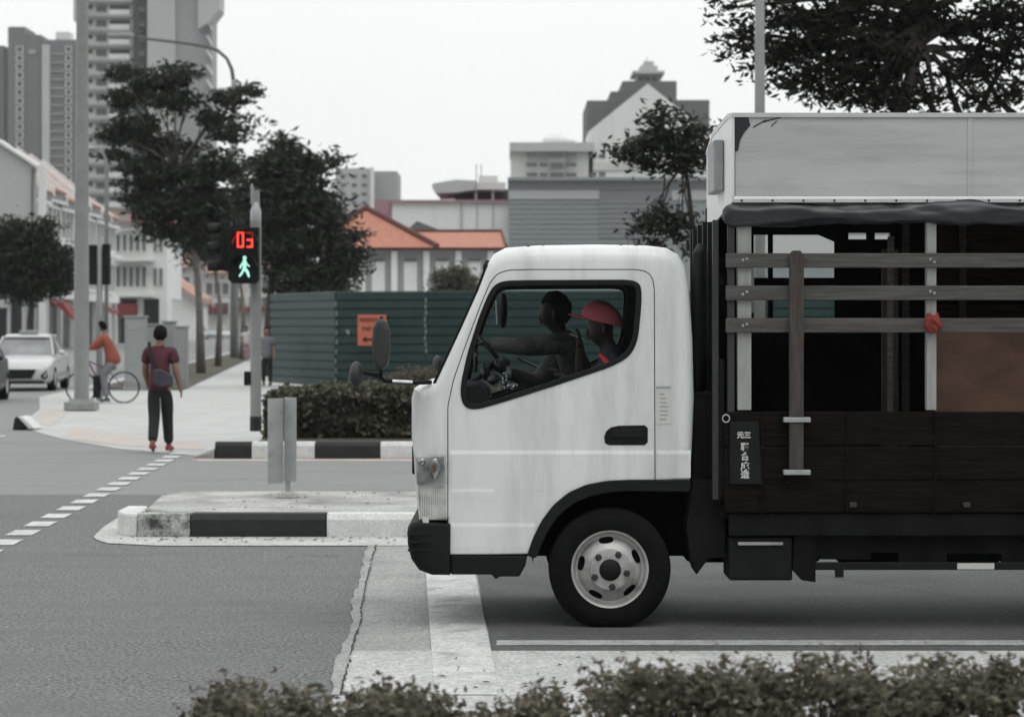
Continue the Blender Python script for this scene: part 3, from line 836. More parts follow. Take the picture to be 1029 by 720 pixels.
mb = MB(); mb.ball((fx(505), 15.4, fz(311)), (.032, .09, .11), 14, 10); mb.build('interior_mirror', M['black_plastic'], truck, smooth=True)
for yy in (14.42, 15.2):
    mb = MB(); mb.box(fx(570), fx(660), yy, yy + .62, fz(470), fz(430)); mb.build('seat_cushion', M['lining'], truck, bevel=.03)
    mb = MB(); mb.prism(PX([(640, 440), (655, 440), (668, 330), (652, 328)]), yy, yy + .62); mb.build('seat_back', M['lining'], truck, bevel=.03)
    mb = MB(); mb.prism(PX([(648, 326), (666, 326), (668, 292), (654, 292)]), yy + .17, yy + .45); mb.build('headrest', M['lining'], truck, bevel=.03)
# mirrors
mb = MB(); mb.tube([(fx(433), Y0 + .02, fz(384)), (fx(415), Y0 - .05, fz(384)), (fx(388), Y0 - .1, fz(382)), (fx(382), Y0 - .12, fz(377)), (fx(368), Y0 - .12, fz(374)), (fx(358), Y0 - .12, fz(373))], .013, 8)
mb.tube([(fx(384), Y0 - .12, fz(380)), (fx(384.5), Y0 - .12, fz(318))], .010, 8)
mb.build('mirror_arm', M['black_plastic'], truck, smooth=True)
mb = MB(); mb.tube([(fx(415), Y0 - .075, fz(383.4)), (fx(395), Y0 - .095, fz(382.3))], .009, 8); mb.build('arm_sleeve', M['chrome'], truck)
ml = PX([(377.5, 364), (375.5, 345), (376.5, 330), (380, 322), (385, 320), (390, 323), (393, 333), (393.3, 350), (391, 366), (386, 371), (380, 370)])
mb = rounded_solid(ml, .03, Y0 - .22, Y0 - .02, 4); m = mb.build('wing_mirror', M['mirror_grey'], truck, smooth=40)
mb = MB(); mb.ball((fx(359.5), Y0 - .12, fz(375.5)), (.042, .075, .075), 18, 12); o = mb.build('round_mirror', M['mirror_grey'], truck, smooth=True)
mb = MB(); mb.ball((fx(431), Y1 - .1, fz(370)), (.03, .05, .055), 14, 10); mb.build('round_mirror', M['mirror_grey'], truck, smooth=True)

# ---- cargo body
C0, C1 = 14.2, 16.08
SC = F / C0
cx_ = lambda px: (px - CX) / SC
cz_ = lambda py: CH - (py - HY) / SC
CP = lambda pts: [(cx_(a), cz_(b)) for a, b in pts]
XB = cx_(738); XE = XB + 4.35
zt, zb = cz_(113.5), cz_(197.5)
# canopy: side panels, front panel, roof
mb = MB(); seam = cx_(974.5)
mb.box(XB + .004, seam - .003, C0, C0 + .03, zb, zt - .02); mb.box(seam + .003, XE, C0 + .002, C0 + .03, zb, zt - .02)
cs = mb.build('canopy_side', M['canopy'], truck, bevel=.004)
mb = MB(); mb.box(seam - .012, seam + .012, C0 - .004, C0, zb, zt - .02); mb.build('seam_strip', M['canopy'], cs)
mb = MB(); mb.box(XB + .004, XE, C1 - .03, C1, zb, 2.84); mb.build('canopy_side', M['canopy'], truck, bevel=.004)
mb = MB(); mb.prismx([(C0 - .012, zt - .025), (C0 - .012, zt), (C0 + .3, zt + .02), (C1 - .5, zt), (C1 + .01, 2.87), (C1 + .01, 2.84), (C1 - .5, zt - .03), (C0 + .3, zt - .012)], XB - .015, XE + .01)
mb.build('canopy_roof', M['alu'], truck)
mb = MB(); mb.prismx([(C0 + .002, cz_(203)), (C0 + .002, zt - .025), (C0 + .3, zt - .014), (C1 - .5, zt - .035), (C1 - .002, 2.835), (C1 - .002, 2.2), (C1 - .35, 2.2), (C1 - .6, cz_(215))], XB - .012, XB)
mb.build('canopy_front', M['white_plain'], truck)
mb = MB(); mb.prism([(XB - .014, zt - .026), (XB + .0, zt - .026), (XB + .0, zb), (XB - .014, zb)], C0 - .006, C0 + .02); mb.build('corner_trim', M['white_plain'], truck)
mb = MB(); mb.box(XB - .075, XB - .014, 14.74, 15.2, 2.54, 2.845); mb.build('vent_box', M['cabinet'], truck, bevel=.01)
mb = MB(); mb.prism(CP([(738.5, 114.5), (752, 118), (754, 126), (748, 133), (744, 140), (741.5, 152), (738.5, 152)]), C0 - .004, C0 - .0015); mb.build('torn_corner', M['tarp'], cs)
mb = MB()
for a, b_ in (((757, 127), (770, 120)), ((766, 122), (785, 117.5)), ((775, 126), (781, 121))):
    mb.prism(CP([a, (b_[0], b_[1]), (b_[0], b_[1] + 1), (a[0], a[1] + 1.4)]), C0 - .003, C0 - .001)
mb.build('scratches', M['tarp'], cs)
# aluminium lower rail
mb = MB(); mb.prismx([(C0 - .02, cz_(203.5)), (C0 - .02, cz_(200)), (C0 - .006, cz_(197.3)), (C0 + .03, cz_(197.3)), (C0 + .03, cz_(203.5))], cx_(737), XE); mb.build('canopy_rail', M['alu'], truck)
# rivets
mb = MB()
for k in range(14): mb.lathe([(.006, -.025), (.006, -.018)], (cx_(745 + 31 * k), C0, cz_(201.6)), 'y', 8)
mb.build('rail_rivets', M['chassis'], truck)
# tarpaulin roll with folds
mb = MB(); nx = 260; npr = 20; vs = []
for i in range(nx + 1):
    t = i / nx; X = cx_(726) + (XE - cx_(726)) * t
    sag = -.006 + .004 * math.sin(X * 3.1) + .003 * math.sin(X * 7.7 + 1)
    rr = .054 + .004 * math.sin(X * 5.3 + .4) + .003 * math.sin(X * 13) + .003 * math.sin(X * 41) * math.sin(X * 2.3)
    if i < 4: rr *= (.45, .8, .95, 1)[i]
    for k in range(npr):
        an = 2 * PI * k / npr
        w = 1 + .10 * math.sin(an * 3 + X * 4.2) + .07 * math.sin(an * 5 - X * 9) + .07 * math.sin(an * 4 + X * 19) * math.sin(X * 1.7) + .04 * math.sin(an * 7 + X * 33)
        vs.append((X, C0 + .0 - math.cos(an) * rr * w, cz_(214) + sag + math.sin(an) * rr * w * 1.1))
fs = [(i * npr + k, i * npr + (k + 1) % npr, (i + 1) * npr + (k + 1) % npr, (i + 1) * npr + k) for i in range(nx) for k in range(npr)]
fs += [tuple(range(npr)), tuple(range(nx * npr, (nx + 1) * npr))]
mb.add(vs, fs); mb.build('rolled_tarpaulin', M['tarp'], truck, smooth=True)
# slats on the near side
for (a, b_, m_) in ((254.5, 269, 'board'), (287, 301.5, 'board'), (319.5, 334, 'board_rust')):
    mb = MB(); mb.box(cx_(729), XE, C0 - .03, C0 - .005, cz_(b_), cz_(a)); o = mb.build('side_board', M[m_], truck, bevel=.005)
    mb = MB(); mb.box(cx_(733), XE, C1 - .0, C1 + .02, cz_(b_), cz_(a))
for (a, b_, w) in ((741, 755, 0), (931, 941, 0), (1120, 1132, 0), (1300, 1312, 0), (1470, 1482, 0)):
    mb = MB(); mb.box(cx_(a), cx_(b_), C0 - .003, C0 + .06, cz_(412), cz_(222)); mb.build('side_post', M['post_light'], truck, bevel=.004)
for a in (792, 1190):
    mb = MB(); mb.prism(CP([(a, 475), (a, 256), (a + 3, 252), (a + 11, 252), (a + 14.5, 257), (a + 14, 475)]), C0 - .075, C0 - .035)
    p = mb.build('stake', M['post_brown'], truck, bevel=.005)
    for y_ in (421, 473.5):
        mb = MB(); mb.box(cx_(a - 6), cx_(a + 21), C0 - .085, C0 - .03, cz_(y_ + 2.6), cz_(y_ - 2.4)); mb.build('bracket', M['steel'], p, bevel=.004)
mb = MB(); mb.ball((cx_(936), C0 - .04, cz_(325)), (.05, .03, .055), 10, 7)
o = mb.build('red_rag', M['red_rag'], truck)
for v in o.data.vertices: v.co += Vector((random.uniform(-.012, .012), random.uniform(-.008, .008), random.uniform(-.014, .014)))
# front gate of vertical bars
for k, (yy, top) in enumerate(((14.25, 221), (14.62, 223), (15.0, 223), (15.4, 226), (15.8, 230), (16.02, 232))):
    mb = MB(); X = cx_(728) - .03; s_ = F / yy; mb.box(X - .035, X, yy - .025, yy + .03, .75, CH + (HY - top) / s_); mb.build('gate_bar', M['mirror_grey'] if k < 1 else M['black_plastic'], truck, bevel=.004)
mb = MB(); X = cx_(728) - .03
mb.box(X, X + .03, C0 + .02, C1, .75, 1.55); mb.box(X, X + .03, C0 + .04, C1, 1.98, 2.04)
mb.build('front_gate_panel', M['chassis'], truck)
mb = MB(); mb.box(cx_(731), cx_(738), C0 - .01, C0 + .03, cz_(510), cz_(226)); mb.build('gate_bar', M['mirror_grey'], truck, bevel=.003)
mb = MB(); mb.box(cx_(757), cx_(759.5), C0 + .1, C0 + .13, cz_(314), cz_(262)); mb.build('strap', M['post_light'], truck)
for (a, b_) in ((254.5, 269), (287, 301.5), (319.5, 334)):
    for px in (746, 750, 934, 938, 1124, 1128):
        mb = MB(); mb.lathe([(.007, C0 - .034), (.009, C0 - .030)], (cx_(px), 0, cz_((a + b_) / 2 + random.uniform(-2, 2))), 'y', 8); mb.build('bolt', M['steel'], truck)
# drop side
mb = MB()
zs = [cz_(413), cz_(448), cz_(482), cz_(515)]
for k in range(3): mb.box(cx_(728), XE, C0 - .02 - .003 * (k % 2), C0 + .03, zs[k + 1] + .003, zs[k] - .003)
ds = mb.build('drop_side', M['dropside'], truck, bevel=.006)
for px in (764, 850, 938, 1030, 1130):
    mb = MB(); mb.box(cx_(px), cx_(px + 2.5), C0 - .032, C0 - .02, cz_(515), cz_(413)); mb.build('side_hinge', M['dropside'], ds)
for px in (853, 967):
    mb = MB(); mb.box(cx_(px), cx_(px + 7), C0 - .035, C0 - .0, cz_(509), cz_(504)); mb.build('side_latch', M['mirror_grey'], ds, bevel=.003)
mb = MB(); mb.prism(CP([(733, 423), (762, 423), (765, 486), (733, 486)]), C0 - .034, C0 - .025); pn = mb.build('name_board', M['black_plastic'], truck, bevel=.003)
text_mesh('name_writing', '\u5143\u4e09', .040, (cx_(747), C0 - .036, cz_(437)), M['sign_white'], pn, bold=.0015)
for ch, yy in zip('\u806f\u5408\u6210\u9020', (449, 458.5, 468, 476.5)):
    text_mesh('name_writing', ch, .050, (cx_(748), C0 - .036, cz_(yy)), M['sign_white'], pn, bold=.0015)
mb = MB(); mb.tube([Vector((cx_(729), C0 - .04, cz_(420))) + Vector((math.cos(t) * .02, 0, math.sin(t) * .022)) for t in [k * .5 for k in range(14)]], .004, 6); mb.build('hook_ring', M['steel'], truck)
# floor and far side with openings
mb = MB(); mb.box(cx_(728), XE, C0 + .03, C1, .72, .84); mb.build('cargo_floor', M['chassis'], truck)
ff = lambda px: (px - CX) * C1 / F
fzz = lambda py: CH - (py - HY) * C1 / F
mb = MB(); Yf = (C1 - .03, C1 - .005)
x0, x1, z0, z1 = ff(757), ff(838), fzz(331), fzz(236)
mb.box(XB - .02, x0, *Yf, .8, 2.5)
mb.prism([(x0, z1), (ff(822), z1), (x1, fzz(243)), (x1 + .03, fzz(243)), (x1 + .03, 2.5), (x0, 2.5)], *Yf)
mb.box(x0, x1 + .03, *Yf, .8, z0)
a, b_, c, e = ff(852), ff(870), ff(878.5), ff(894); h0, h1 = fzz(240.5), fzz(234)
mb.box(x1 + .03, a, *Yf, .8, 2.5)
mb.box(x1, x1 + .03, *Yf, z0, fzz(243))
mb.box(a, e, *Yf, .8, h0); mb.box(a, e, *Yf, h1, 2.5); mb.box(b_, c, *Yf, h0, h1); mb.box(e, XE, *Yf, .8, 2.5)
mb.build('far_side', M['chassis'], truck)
mb = MB(); mb.box(ff(757), ff(838), C1 - .02, C1 + .01, fzz(287), fzz(279)); mb.box(ff(771), ff(776), C1 - .05, C1 - .03, fzz(331), fzz(236)); mb.build('far_slat', M['chassis'], truck)
for px in (905, 962, 1040, 1120):
    mb = MB(); mb.box(ff(px), ff(px + 7), C1 - .08, C1 - .035, .84, 2.45); mb.build('inner_stud', M['board_rust'], truck, bevel=.004)
for k in range(6):
    mb = MB(); mb.box(ff(930), XE - .04, C1 - .05 - .006 * (k % 2), C1 - .033, .86 + k * .26, 1.1 + k * .26); mb.build('inner_plank', M['dropside2'], truck, bevel=.004)
mb = MB(); mb.box(XE - .03, XE, C0 + .03, C1 - .03, .84, 2.6); mb.build('tailgate', M['chassis'], truck)
# load: plywood sheets
mb = MB(); mb.box(cx_(946), cx_(1250), 14.42, 14.45, .85, cz_(338) + .1)
ply = mb.build('plywood_sheet', M['plywood'], None); tag(ply, 'reddish brown plywood sheet standing inside the truck bed', 'wood sheet')
mb = MB(); mb.box(cx_(905), cx_(922), 14.9, 14.94, .85, 2.2); o = mb.build('wooden_plank', M['post_brown'], None)
tag(o, 'dark brown upright plank inside the truck bed beside the light post', 'plank')
mb = MB(); mb.tube([(cx_(905), 14.6, .85), (cx_(906), 14.6, cz_(235))], .02, 8); o = mb.build('metal_rod', M['board_rust'], None)
tag(o, 'thin rusty metal rod standing inside the truck bed', 'rod')
# chassis
mb = MB(); mb.box(fx(700), XE, 14.75, 14.85, .5, .7); mb.box(fx(470), XE, 15.5, 15.6, .5, .7); mb.box(fx(470), fx(700), 14.75, 14.85, .38, .62)
for k in range(7): mb.box(1.2 + .65 * k, 1.28 + .65 * k, C0 + .05, C1 - .05, .64, .72)
mb.build('chassis_frame', M['chassis'], truck)
mb = MB(); mb.tube([(fx(613), Y0 + .1, .343), (fx(613), Y1 - .1, .331)], .05, 10); mb.tube([(fx(613) + 3.35, Y0 + .1, .331), (fx(613) + 3.35, Y1 - .1, .331)], .07, 10); mb.ball((fx(613) + 3.35, 15.2, .33), .18); mb.build('axles', M['chassis'], truck)
mb = MB(); mb.box(fx(640), fx(700), 14.9, 15.45, .42, .9); mb.box(fx(540), fx(640), 14.9, 15.45, .45, .95); mb.build('engine', M['chassis'], truck, bevel=.03)
mb = MB(); mb.tube([(fx(700), 15.0, .42), (1.9, 15.0, .42), (2.0, 15.0, .40), (2.9, 15.0, .40), (3.0, 15.0, .42), (5.2, 15.1, .42)], [.03, .03, .11, .11, .03, .03], 12); mb.build('exhaust', M['chassis'], truck, smooth=40)
mb = MB(); mb.lathe([(.2, .30), (.33, .29), (.35, .33), (.35, .45), (.33, .49), (.2, .48)], (4.9, 15.25, 0), 'z', 28, closed=True); mb.build('spare_wheel', M['rubber'], truck, smooth=40)
mb = MB(); mb.tube([(fx(690), 15.2, .5), (3.8, 15.2, .42)], .05, 10); mb.build('drive_shaft', M['chassis'], truck)
mb = MB(); mb.box(fx(700), 1.9, 15.25, 15.6, .29, .62); mb.build('gearbox', M['chassis'], truck, bevel=.04)
# dark kit between cab and body
mb = MB(); mb.box(fx(697), cx_(727), Y0 + .08, 15.9, cz_(560), cz_(395)); mb.prism(PX([(696, 482), (730, 482), (730, 560), (712, 562), (700, 578), (694, 560), (690, 530)]), Y0 + .02, Y0 + .35); mb.build('air_duct', M['chassis'], truck, bevel=.01)
mb = MB(); mb.tube([(fx(704), Y0 + .2, fz(480)), (fx(704), Y0 + .2, fz(255)), (fx(708), Y0 + .25, fz(248))], .035, 10); mb.build('intake_snorkel', M['black_plastic'], truck, smooth=True)
# battery box and side guard, tanks
mb = MB(); mb.box(cx_(733), cx_(797), C0 + .03, C0 + .42, cz_(583.5), cz_(540)); bb = mb.build('battery_box', M['black_plastic'], truck, bevel=.012)
mb = MB(); mb.box(cx_(742), cx_(787), C0 + .01, C0 + .03, cz_(547.5), cz_(544.5)); mb.build('label_strip', M['steel'], bb)
mb = MB(); mb.prism(CP([(800, 515), (820, 515), (820, 585), (806, 583), (797, 573)]), C0 + .02, C0 + .06); mb.build('mud_flap', M['rubber'], truck)
mb = MB(); mb.box(cx_(733), XE - .1, C0 + .0, C0 + .06, cz_(538), cz_(515.5)); mb.build('side_rail', M['chassis'], truck, bevel=.004)
mb = MB(); mb.box(cx_(735), cx_(877), C0 + .08, C0 + .5, cz_(563), cz_(530)); mb.box(cx_(877), cx_(905), C0 + .08, C0 + .5, cz_(556), cz_(530)); mb.box(cx_(905), cx_(954), C0 + .08, C0 + .5, cz_(567), cz_(530)); mb.box(cx_(954), cx_(1010), C0 + .08, C0 + .5, cz_(557), cz_(530)); mb.box(cx_(1010), cx_(1130), C0 + .08, C0 + .5, cz_(566), cz_(530)); mb.build('fuel_tank', M['chassis'], truck)
mb = MB(); mb.box(cx_(820), cx_(1140), C0 + .01, C0 + .05, cz_(572.5), cz_(565)); sg = mb.build('side_guard', M['black_plastic'], truck, bevel=.004)
mb = MB(); mb.box(cx_(840), cx_(848), C0 + .01, C0 + .05, cz_(580), cz_(572)); mb.build('guard_bracket', M['black_plastic'], sg)
mb = MB(); mb.box(cx_(962), cx_(999), C0 - .004, C0 + .008, cz_(571.5), cz_(565.5)); mb.build('guard_label', M['sign_white'], sg)
mb = MB(); mb.box(XE - .1, XE - .03, C0 + .05, C1 - .05, .45, .6); mb.build('rear_bumper', M['chassis'], truck)
for yy in (C0 + .15, C1 - .3):
    mb = MB(); mb.box(XE, XE + .03, yy, yy + .2, .5, .6); mb.build('tail_light', M['awning_red'], truck)


# ============================================================ PEOPLE
def hand_pts(w, dirv, up, pts, ed, rd, parent_i, s=1.0, curl=.5):
    dirv = Vector(dirv).normalized(); up = Vector(up).normalized(); side = dirv.cross(up).normalized()
    p = Vector(w)
    pts.append(tuple(p + dirv * .045 * s)); rd.append((.030 * s, .018 * s)); ed.append((parent_i, len(pts) - 1)); palm = len(pts) - 1
    for k, (o, l) in enumerate(((-.026, .060), (-.009, .068), (.009, .064), (.026, .050))):
        a = p + dirv * .085 * s + side * o * s
        b = a + dirv * l * .5 * s - up * l * .2 * curl * s; c = b + dirv * l * .4 * s * (1 - curl * .5) - up * l * .5 * curl * s
        i = len(pts); pts += [tuple(a), tuple(b), tuple(c)]; rd += [.009 * s, .008 * s, .007 * s]; ed += [(palm, i), (i, i + 1), (i + 1, i + 2)]
    a = p + dirv * .03 * s - side * .035 * s; b = a + dirv * .03 * s - side * .012 * s - up * .01 * s
    i = len(pts); pts += [tuple(a), tuple(b)]; rd += [.010 * s, .008 * s]; ed += [(palm, i), (i, i + 1)]


def person(label, root, J, skin, shirt, trousers, shoes, sleeve='short', group=None, face=None, hair=True, scale=1., hands=True, girth=1.):
    """J: world-space joints"""
    t = thing('person', label, 'person', root, group)
    off = Vector(root)
    g = lambda k: Vector(J[k]) - off
    q = girth
    up = J.get('up') and Vector(J['up']).normalized() or (g('head') - g('neck')).normalized()
    pts = []; rd = []; ed = []

    def add(p, r, par=None):
        pts.append(tuple(p)); rd.append(r)
        if par is not None: ed.append((par, len(pts) - 1))
        return len(pts) - 1
    pel = add(g('pelvis'), (.095 * q, .085 * q))
    ch = add(g('pelvis').lerp(g('neck'), .55), (.125 * q, .10 * q), pel)
    sh = add(g('pelvis').lerp(g('neck'), .84), (.10 * q, .09 * q), ch)
    nk = add(g('neck'), .062, sh)
    fwd = Vector(J.get('face', (0, 1, 0))).normalized()
    n2 = add(g('head') - up * .085 - fwd * .02, .058, nk)
    hd = add(g('head') - up * .03 + fwd * .008, (.088, .092), n2)
    h2 = add(g('head') + up * .035, (.100, .106), hd)
    h3 = add(g('head') + up * .10, (.07, .072), h2)
    add(g('head') - up * .085 + fwd * .055, (.042, .040), hd)
    for s in ('l', 'r'):
        a = add(g('sh' + s), .034 * q, sh); b = add(g('el' + s), .045 * q, a); c = add(g('wr' + s), .032, b)
        if hands:
            dv = (g('wr' + s) - g('el' + s)).normalized()
            uu = J.get('hup', (0, 0, 1)); uu = Vector(uu)
            if abs(uu.dot(dv)) > .9: uu = Vector((1, 0, 0))
            hand_pts(g('wr' + s), dv, uu, pts, ed, rd, c, 1.0)
    for s in ('l', 'r'):
        a = add(g('hip' + s), .062 * q, pel); b = add(g('kn' + s), .055 * q, a); c = add(g('an' + s), .036, b)
        add(g('toe' + s), (.036, .026), c)
    skin_obj('body', pts, ed, rd, skin, t, 0, 2)
    # clothes
    def chain(name, spec, edges, material):
        return skin_obj(name, [s_[0] for s_ in spec], edges, [s_[1] for s_ in spec], material, t, 0, 2)
    cm = g('pelvis').lerp(g('neck'), .5)
    dn = (g('pelvis') - g('neck')).normalized()
    spec = [(g('pelvis') + dn * .13, (.172 * q, .145 * q)), (g('pelvis').lerp(g('neck'), .12), (.172 * q, .142 * q)), (cm, (.178 * q, .138 * q)), (g('pelvis').lerp(g('neck'), .80), (.16 * q, .12 * q)), (g('neck').lerp(g('pelvis'), -.01), (.066, .066))]
    e = [(0, 1), (1, 2), (2, 3), (3, 4)]
    for s in ('l', 'r'):
        i = len(spec); spec.append((g('sh' + s), .082 * q))
        fr = .72 if sleeve == 'short' else 1.
        spec.append((g('sh' + s).lerp(g('el' + s), fr), .064 * q if fr < 1 else .060 * q)); e += [(3, i), (i, i + 1)]
        if sleeve == 'long':
            spec.append((g('wr' + s), .044)); e.append((i + 1, i + 2))
    chain('shirt', spec, e, shirt)
    spec = [(g('pelvis') + (g('neck') - g('pelvis')) * .04, (.160 * q, .132 * q)), (g('pelvis') - Vector((0, 0, .02)), (.155 * q, .13 * q))]; e = [(0, 1)]
    for s in ('l', 'r'):
        i = len(spec)
        spec += [(g('hip' + s) + (g('kn' + s) - g('hip' + s)) * .15, .098 * q), (g('kn' + s), .072 * q), (g('an' + s) + (g('kn' + s) - g('an' + s)) * .06, .060 * q)]
        e += [(1, i), (i, i + 1), (i + 1, i + 2)]
    chain('trousers', spec, e, trousers)
    for s in ('l', 'r'):
        a = g('an' + s); b = g('toe' + s); mb = MB(); d_ = (b - a); d_.z = 0
        if d_.length < .03: d_ = Vector((0, 1, 0)) * .12
        d_ = d_.normalized(); sd = Vector((-d_.y, d_.x, 0)); hz = a.z - .055
        prof = [(-.075, .035, .05), (-.05, .042, .085), (0, .043, .09), (.06, .046, .065), (.12, .045, .045), (.16, .03, .03)]
        vs = []; fs = []
        for (l, w, h) in prof:
            for (ww, hh) in ((-w, 0), (w, 0), (w * .9, h * .7), (w * .4, h), (-w * .4, h), (-w * .9, h * .7)):
                pp = a + d_ * l + sd * ww; vs.append((pp.x + off.x, pp.y + off.y, hz + hh + off.z))
        for i in range(5):
            for k in range(6): fs.append((i * 6 + k, i * 6 + (k + 1) % 6, (i + 1) * 6 + (k + 1) % 6, (i + 1) * 6 + k))
        fs += [tuple(range(6)), tuple(range(30, 36))]
        mb.add(vs, fs); mb.build('shoe', shoes, t, bevel=.006)
    fw = Vector(J.get('face', (0, 1, 0))).normalized(); rt = fw.cross(up).normalized()
    H = g('head') + off
    if hair:
        mb = MB(); mb.ball((0, 0, 0), (1, 1, 1), 20, 14)
        o = mb.build('hair', M['hair'], t, smooth=True)
        for v in o.data.vertices:
            c = Vector(v.co + off)
            a, b, cc = c.x, c.y, c.z
            jit = 1 + .05 * math.sin(a * 17 + cc * 11) * math.cos(b * 13)
            f_ = b
            lim = -.85 if f_ < -.15 else (-.85 + (f_ + .15) / .5 * 1.25 if f_ < .35 else .4)
            if cc < lim: cc = lim; a *= .85; b = b * .9 - .05
            v.co = (g('head') + rt * a * .094 * jit + fw * ((b * .108 if b < 0 else b * .092) - .014) * jit + up * (cc * .115 * jit + .032))
    # face: nose, eyes, ears, mouth
    mb = MB(); f0 = H + fw * .085
    mb.ball(tuple(f0 - fw * .004 - up * .012), (.013, .013, .024), 8, 6); mb.build('nose', skin, t, smooth=True)
    for s_ in (-1, 1):
        mb = MB(); mb.ball(tuple(H + fw * .068 + rt * .030 * s_ + up * .020), (.010, .010, .007), 8, 6); mb.build('eye', M['eye'], t, smooth=True)
        mb = MB(); mb.ball(tuple(H + rt * .088 * s_ - fw * .005 + up * .0), (.016, .02, .032), 8, 6); mb.build('ear', skin, t, smooth=True)
    mb = MB(); mb.ball(tuple(H + fw * .076 - up * .045), (.02, .014, .007), 8, 6); mb.build('mouth', M['maroon'], t, smooth=True)
    return t


# pedestrian walking away
d = 33.9; X = wx(161, d)
P = dict(head=(X + .0, d + .02, 1.60), neck=(X, d, 1.465), pelvis=(X - .01, d, .95), shl=(X - .165, d, 1.405), shr=(X + .165, d, 1.40),
         ell=(X - .215, d + .05, 1.13), elr=(X + .225, d - .05, 1.13), wrl=(X - .195, d + .2, .93), wrr=(X + .275, d - .03, .89),
         hipl=(X - .09, d, .88), hipr=(X + .09, d, .88), knl=(X - .075, d - .03, .49), knr=(X + .08, d + .12, .50), anl=(X - .07, d - .25, .13), anr=(X + .085, d + .25, .085),
         toel=(X - .075, d - .12, .04), toer=(X + .10, d + .38, .03), face=(0, 1, 0), hup=(1, 0, 0))
ped = person('man walking away in maroon t-shirt and black trousers with a sling bag', (X, d, 0.02), P, M['skin'], M['maroon'], M['black_cloth'], M['shoe'], girth=1.17)
bag = thing('sling_bag', "dark grey sling bag hanging on the walking man's back", 'bag', (X + .07, d - .16, .93))
mb = MB(); mb.prism([(X - .06, .93), (X + .05, .90), (X + .20, .92), (X + .20, 1.06), (X + .02, 1.16), (X - .06, 1.14)], d - .235, d - .165); mb.build('bag_body', M['bag'], bag, bevel=.03, seg=3)
mb = MB(); mb.tube([(X - .14, d - .06, 1.50), (X - .13, d - .14, 1.42), (X - .09, d - .165, 1.28), (X - .02, d - .185, 1.12)], .024, 6); mb.build('strap', M['black_cloth'], bag)

# cyclist + bicycle
d = 55.4; s_ = F / d
def b2(px, py, dy=0): return (wx(px, d), d + dy, wz(py, d))
bike = thing('bicycle', 'dark bicycle with purple frame ridden by the man in the orange shirt', 'bicycle', (wx(103, d), d, .02))
for px in (81.5, 124.5):
    c = b2(px, 389); R = .335; mb = MB()
    mb.lathe([(R + .015, -.018), (R + .02, 0), (R + .015, .018), (R - .012, .018), (R - .012, -.018)], c, 'y', 40, closed=True)
    w = mb.build('wheel', M['rubber'], bike, smooth=True)
    mb = MB()
    for k in range(14):
        an = 2 * PI * k / 14; mb.tube([c, (c[0] + math.cos(an) * R, c[1], c[2] + math.sin(an) * R)], .0018, 4)
    mb.tube([(c[0], c[1] - .05, c[2]), (c[0], c[1] + .05, c[2])], .02, 8)
    mb.build('spokes', M['steel'], w)
mb = MB(); hb = b2(89, 352); st_ = b2(112, 366); bbk = b2(103, 390); rw = b2(124.5, 389); fw_ = b2(81.5, 389); hd_ = b2(88, 362)
mb.tube([hd_, bbk], .019, 8); mb.tube([hd_, b2(110, 372)], .016, 8); mb.tube([st_, bbk], .017, 8); mb.tube([bbk, rw], .012, 6); mb.tube([b2(110, 373), rw], .010, 6)
mb.build('frame', M['purple'], bike, smooth=True)
mb = MB(); mb.tube([hb, hd_, fw_], .014, 8); mb.build('fork', M['black_plastic'], bike, smooth=True)
mb = MB(); mb.tube([(hb[0] + .05, d - .28, hb[2] + .02), (hb[0], d - .1, hb[2]), (hb[0], d + .1, hb[2]), (hb[0] + .05, d + .28, hb[2] + .02)], .013, 8); mb.build('handlebar', M['steel'], bike, smooth=True)
mb = MB(); mb.ball((st_[0], d, st_[2] + .02), (.13, .07, .035), 12, 8); mb.build('saddle', M['black_plastic'], bike, smooth=True)
mb = MB(); mb.tube([(bbk[0] - .0, d - .10, bbk[2]), (bbk[0], d + .10, bbk[2])], .012, 6); mb.box(bbk[0] - .12, bbk[0] - .03, d - .16, d - .08, bbk[2] - .13, bbk[2] - .10); mb.box(bbk[0] + .03, bbk[0] + .12, d + .08, d + .16, bbk[2] + .10, bbk[2] + .13); mb.build('pedals', M['black_plastic'], bike)
mb = MB(); mb.box(fw_[0] + .28, fw_[0] + .42, d - .12, d + .12, .12, .62); mb.build('pannier', M['black_plastic'], bike, bevel=.02)
J = dict(head=b2(103, 328.5), neck=b2(105.5, 336), pelvis=b2(114.5, 362), shl=b2(104, 338.5, -.17), shr=b2(106, 338.5, .17), ell=b2(96, 348, -.22), elr=b2(97, 348, .24), wrl=b2(90, 350.5, -.26), wrr=b2(90, 350.5, .27),
         hipl=b2(114, 364, -.09), hipr=b2(114, 364, .09), knl=b2(104.5, 377, -.11), knr=b2(103, 372, .12), anl=b2(108.5, 400.5, -.17), anr=b2(104.5, 389, .13), toel=b2(102, 403, -.18), toer=b2(98, 392, .13), face=(-.75, .5, 0))
person('man on a bicycle wearing an orange shirt and pale grey jeans', (wx(108, d), d, .02), J, M['skin'], M['orange_shirt'], M['grey_cloth'], M['shoe_dark'], 'long', girth=1.25)


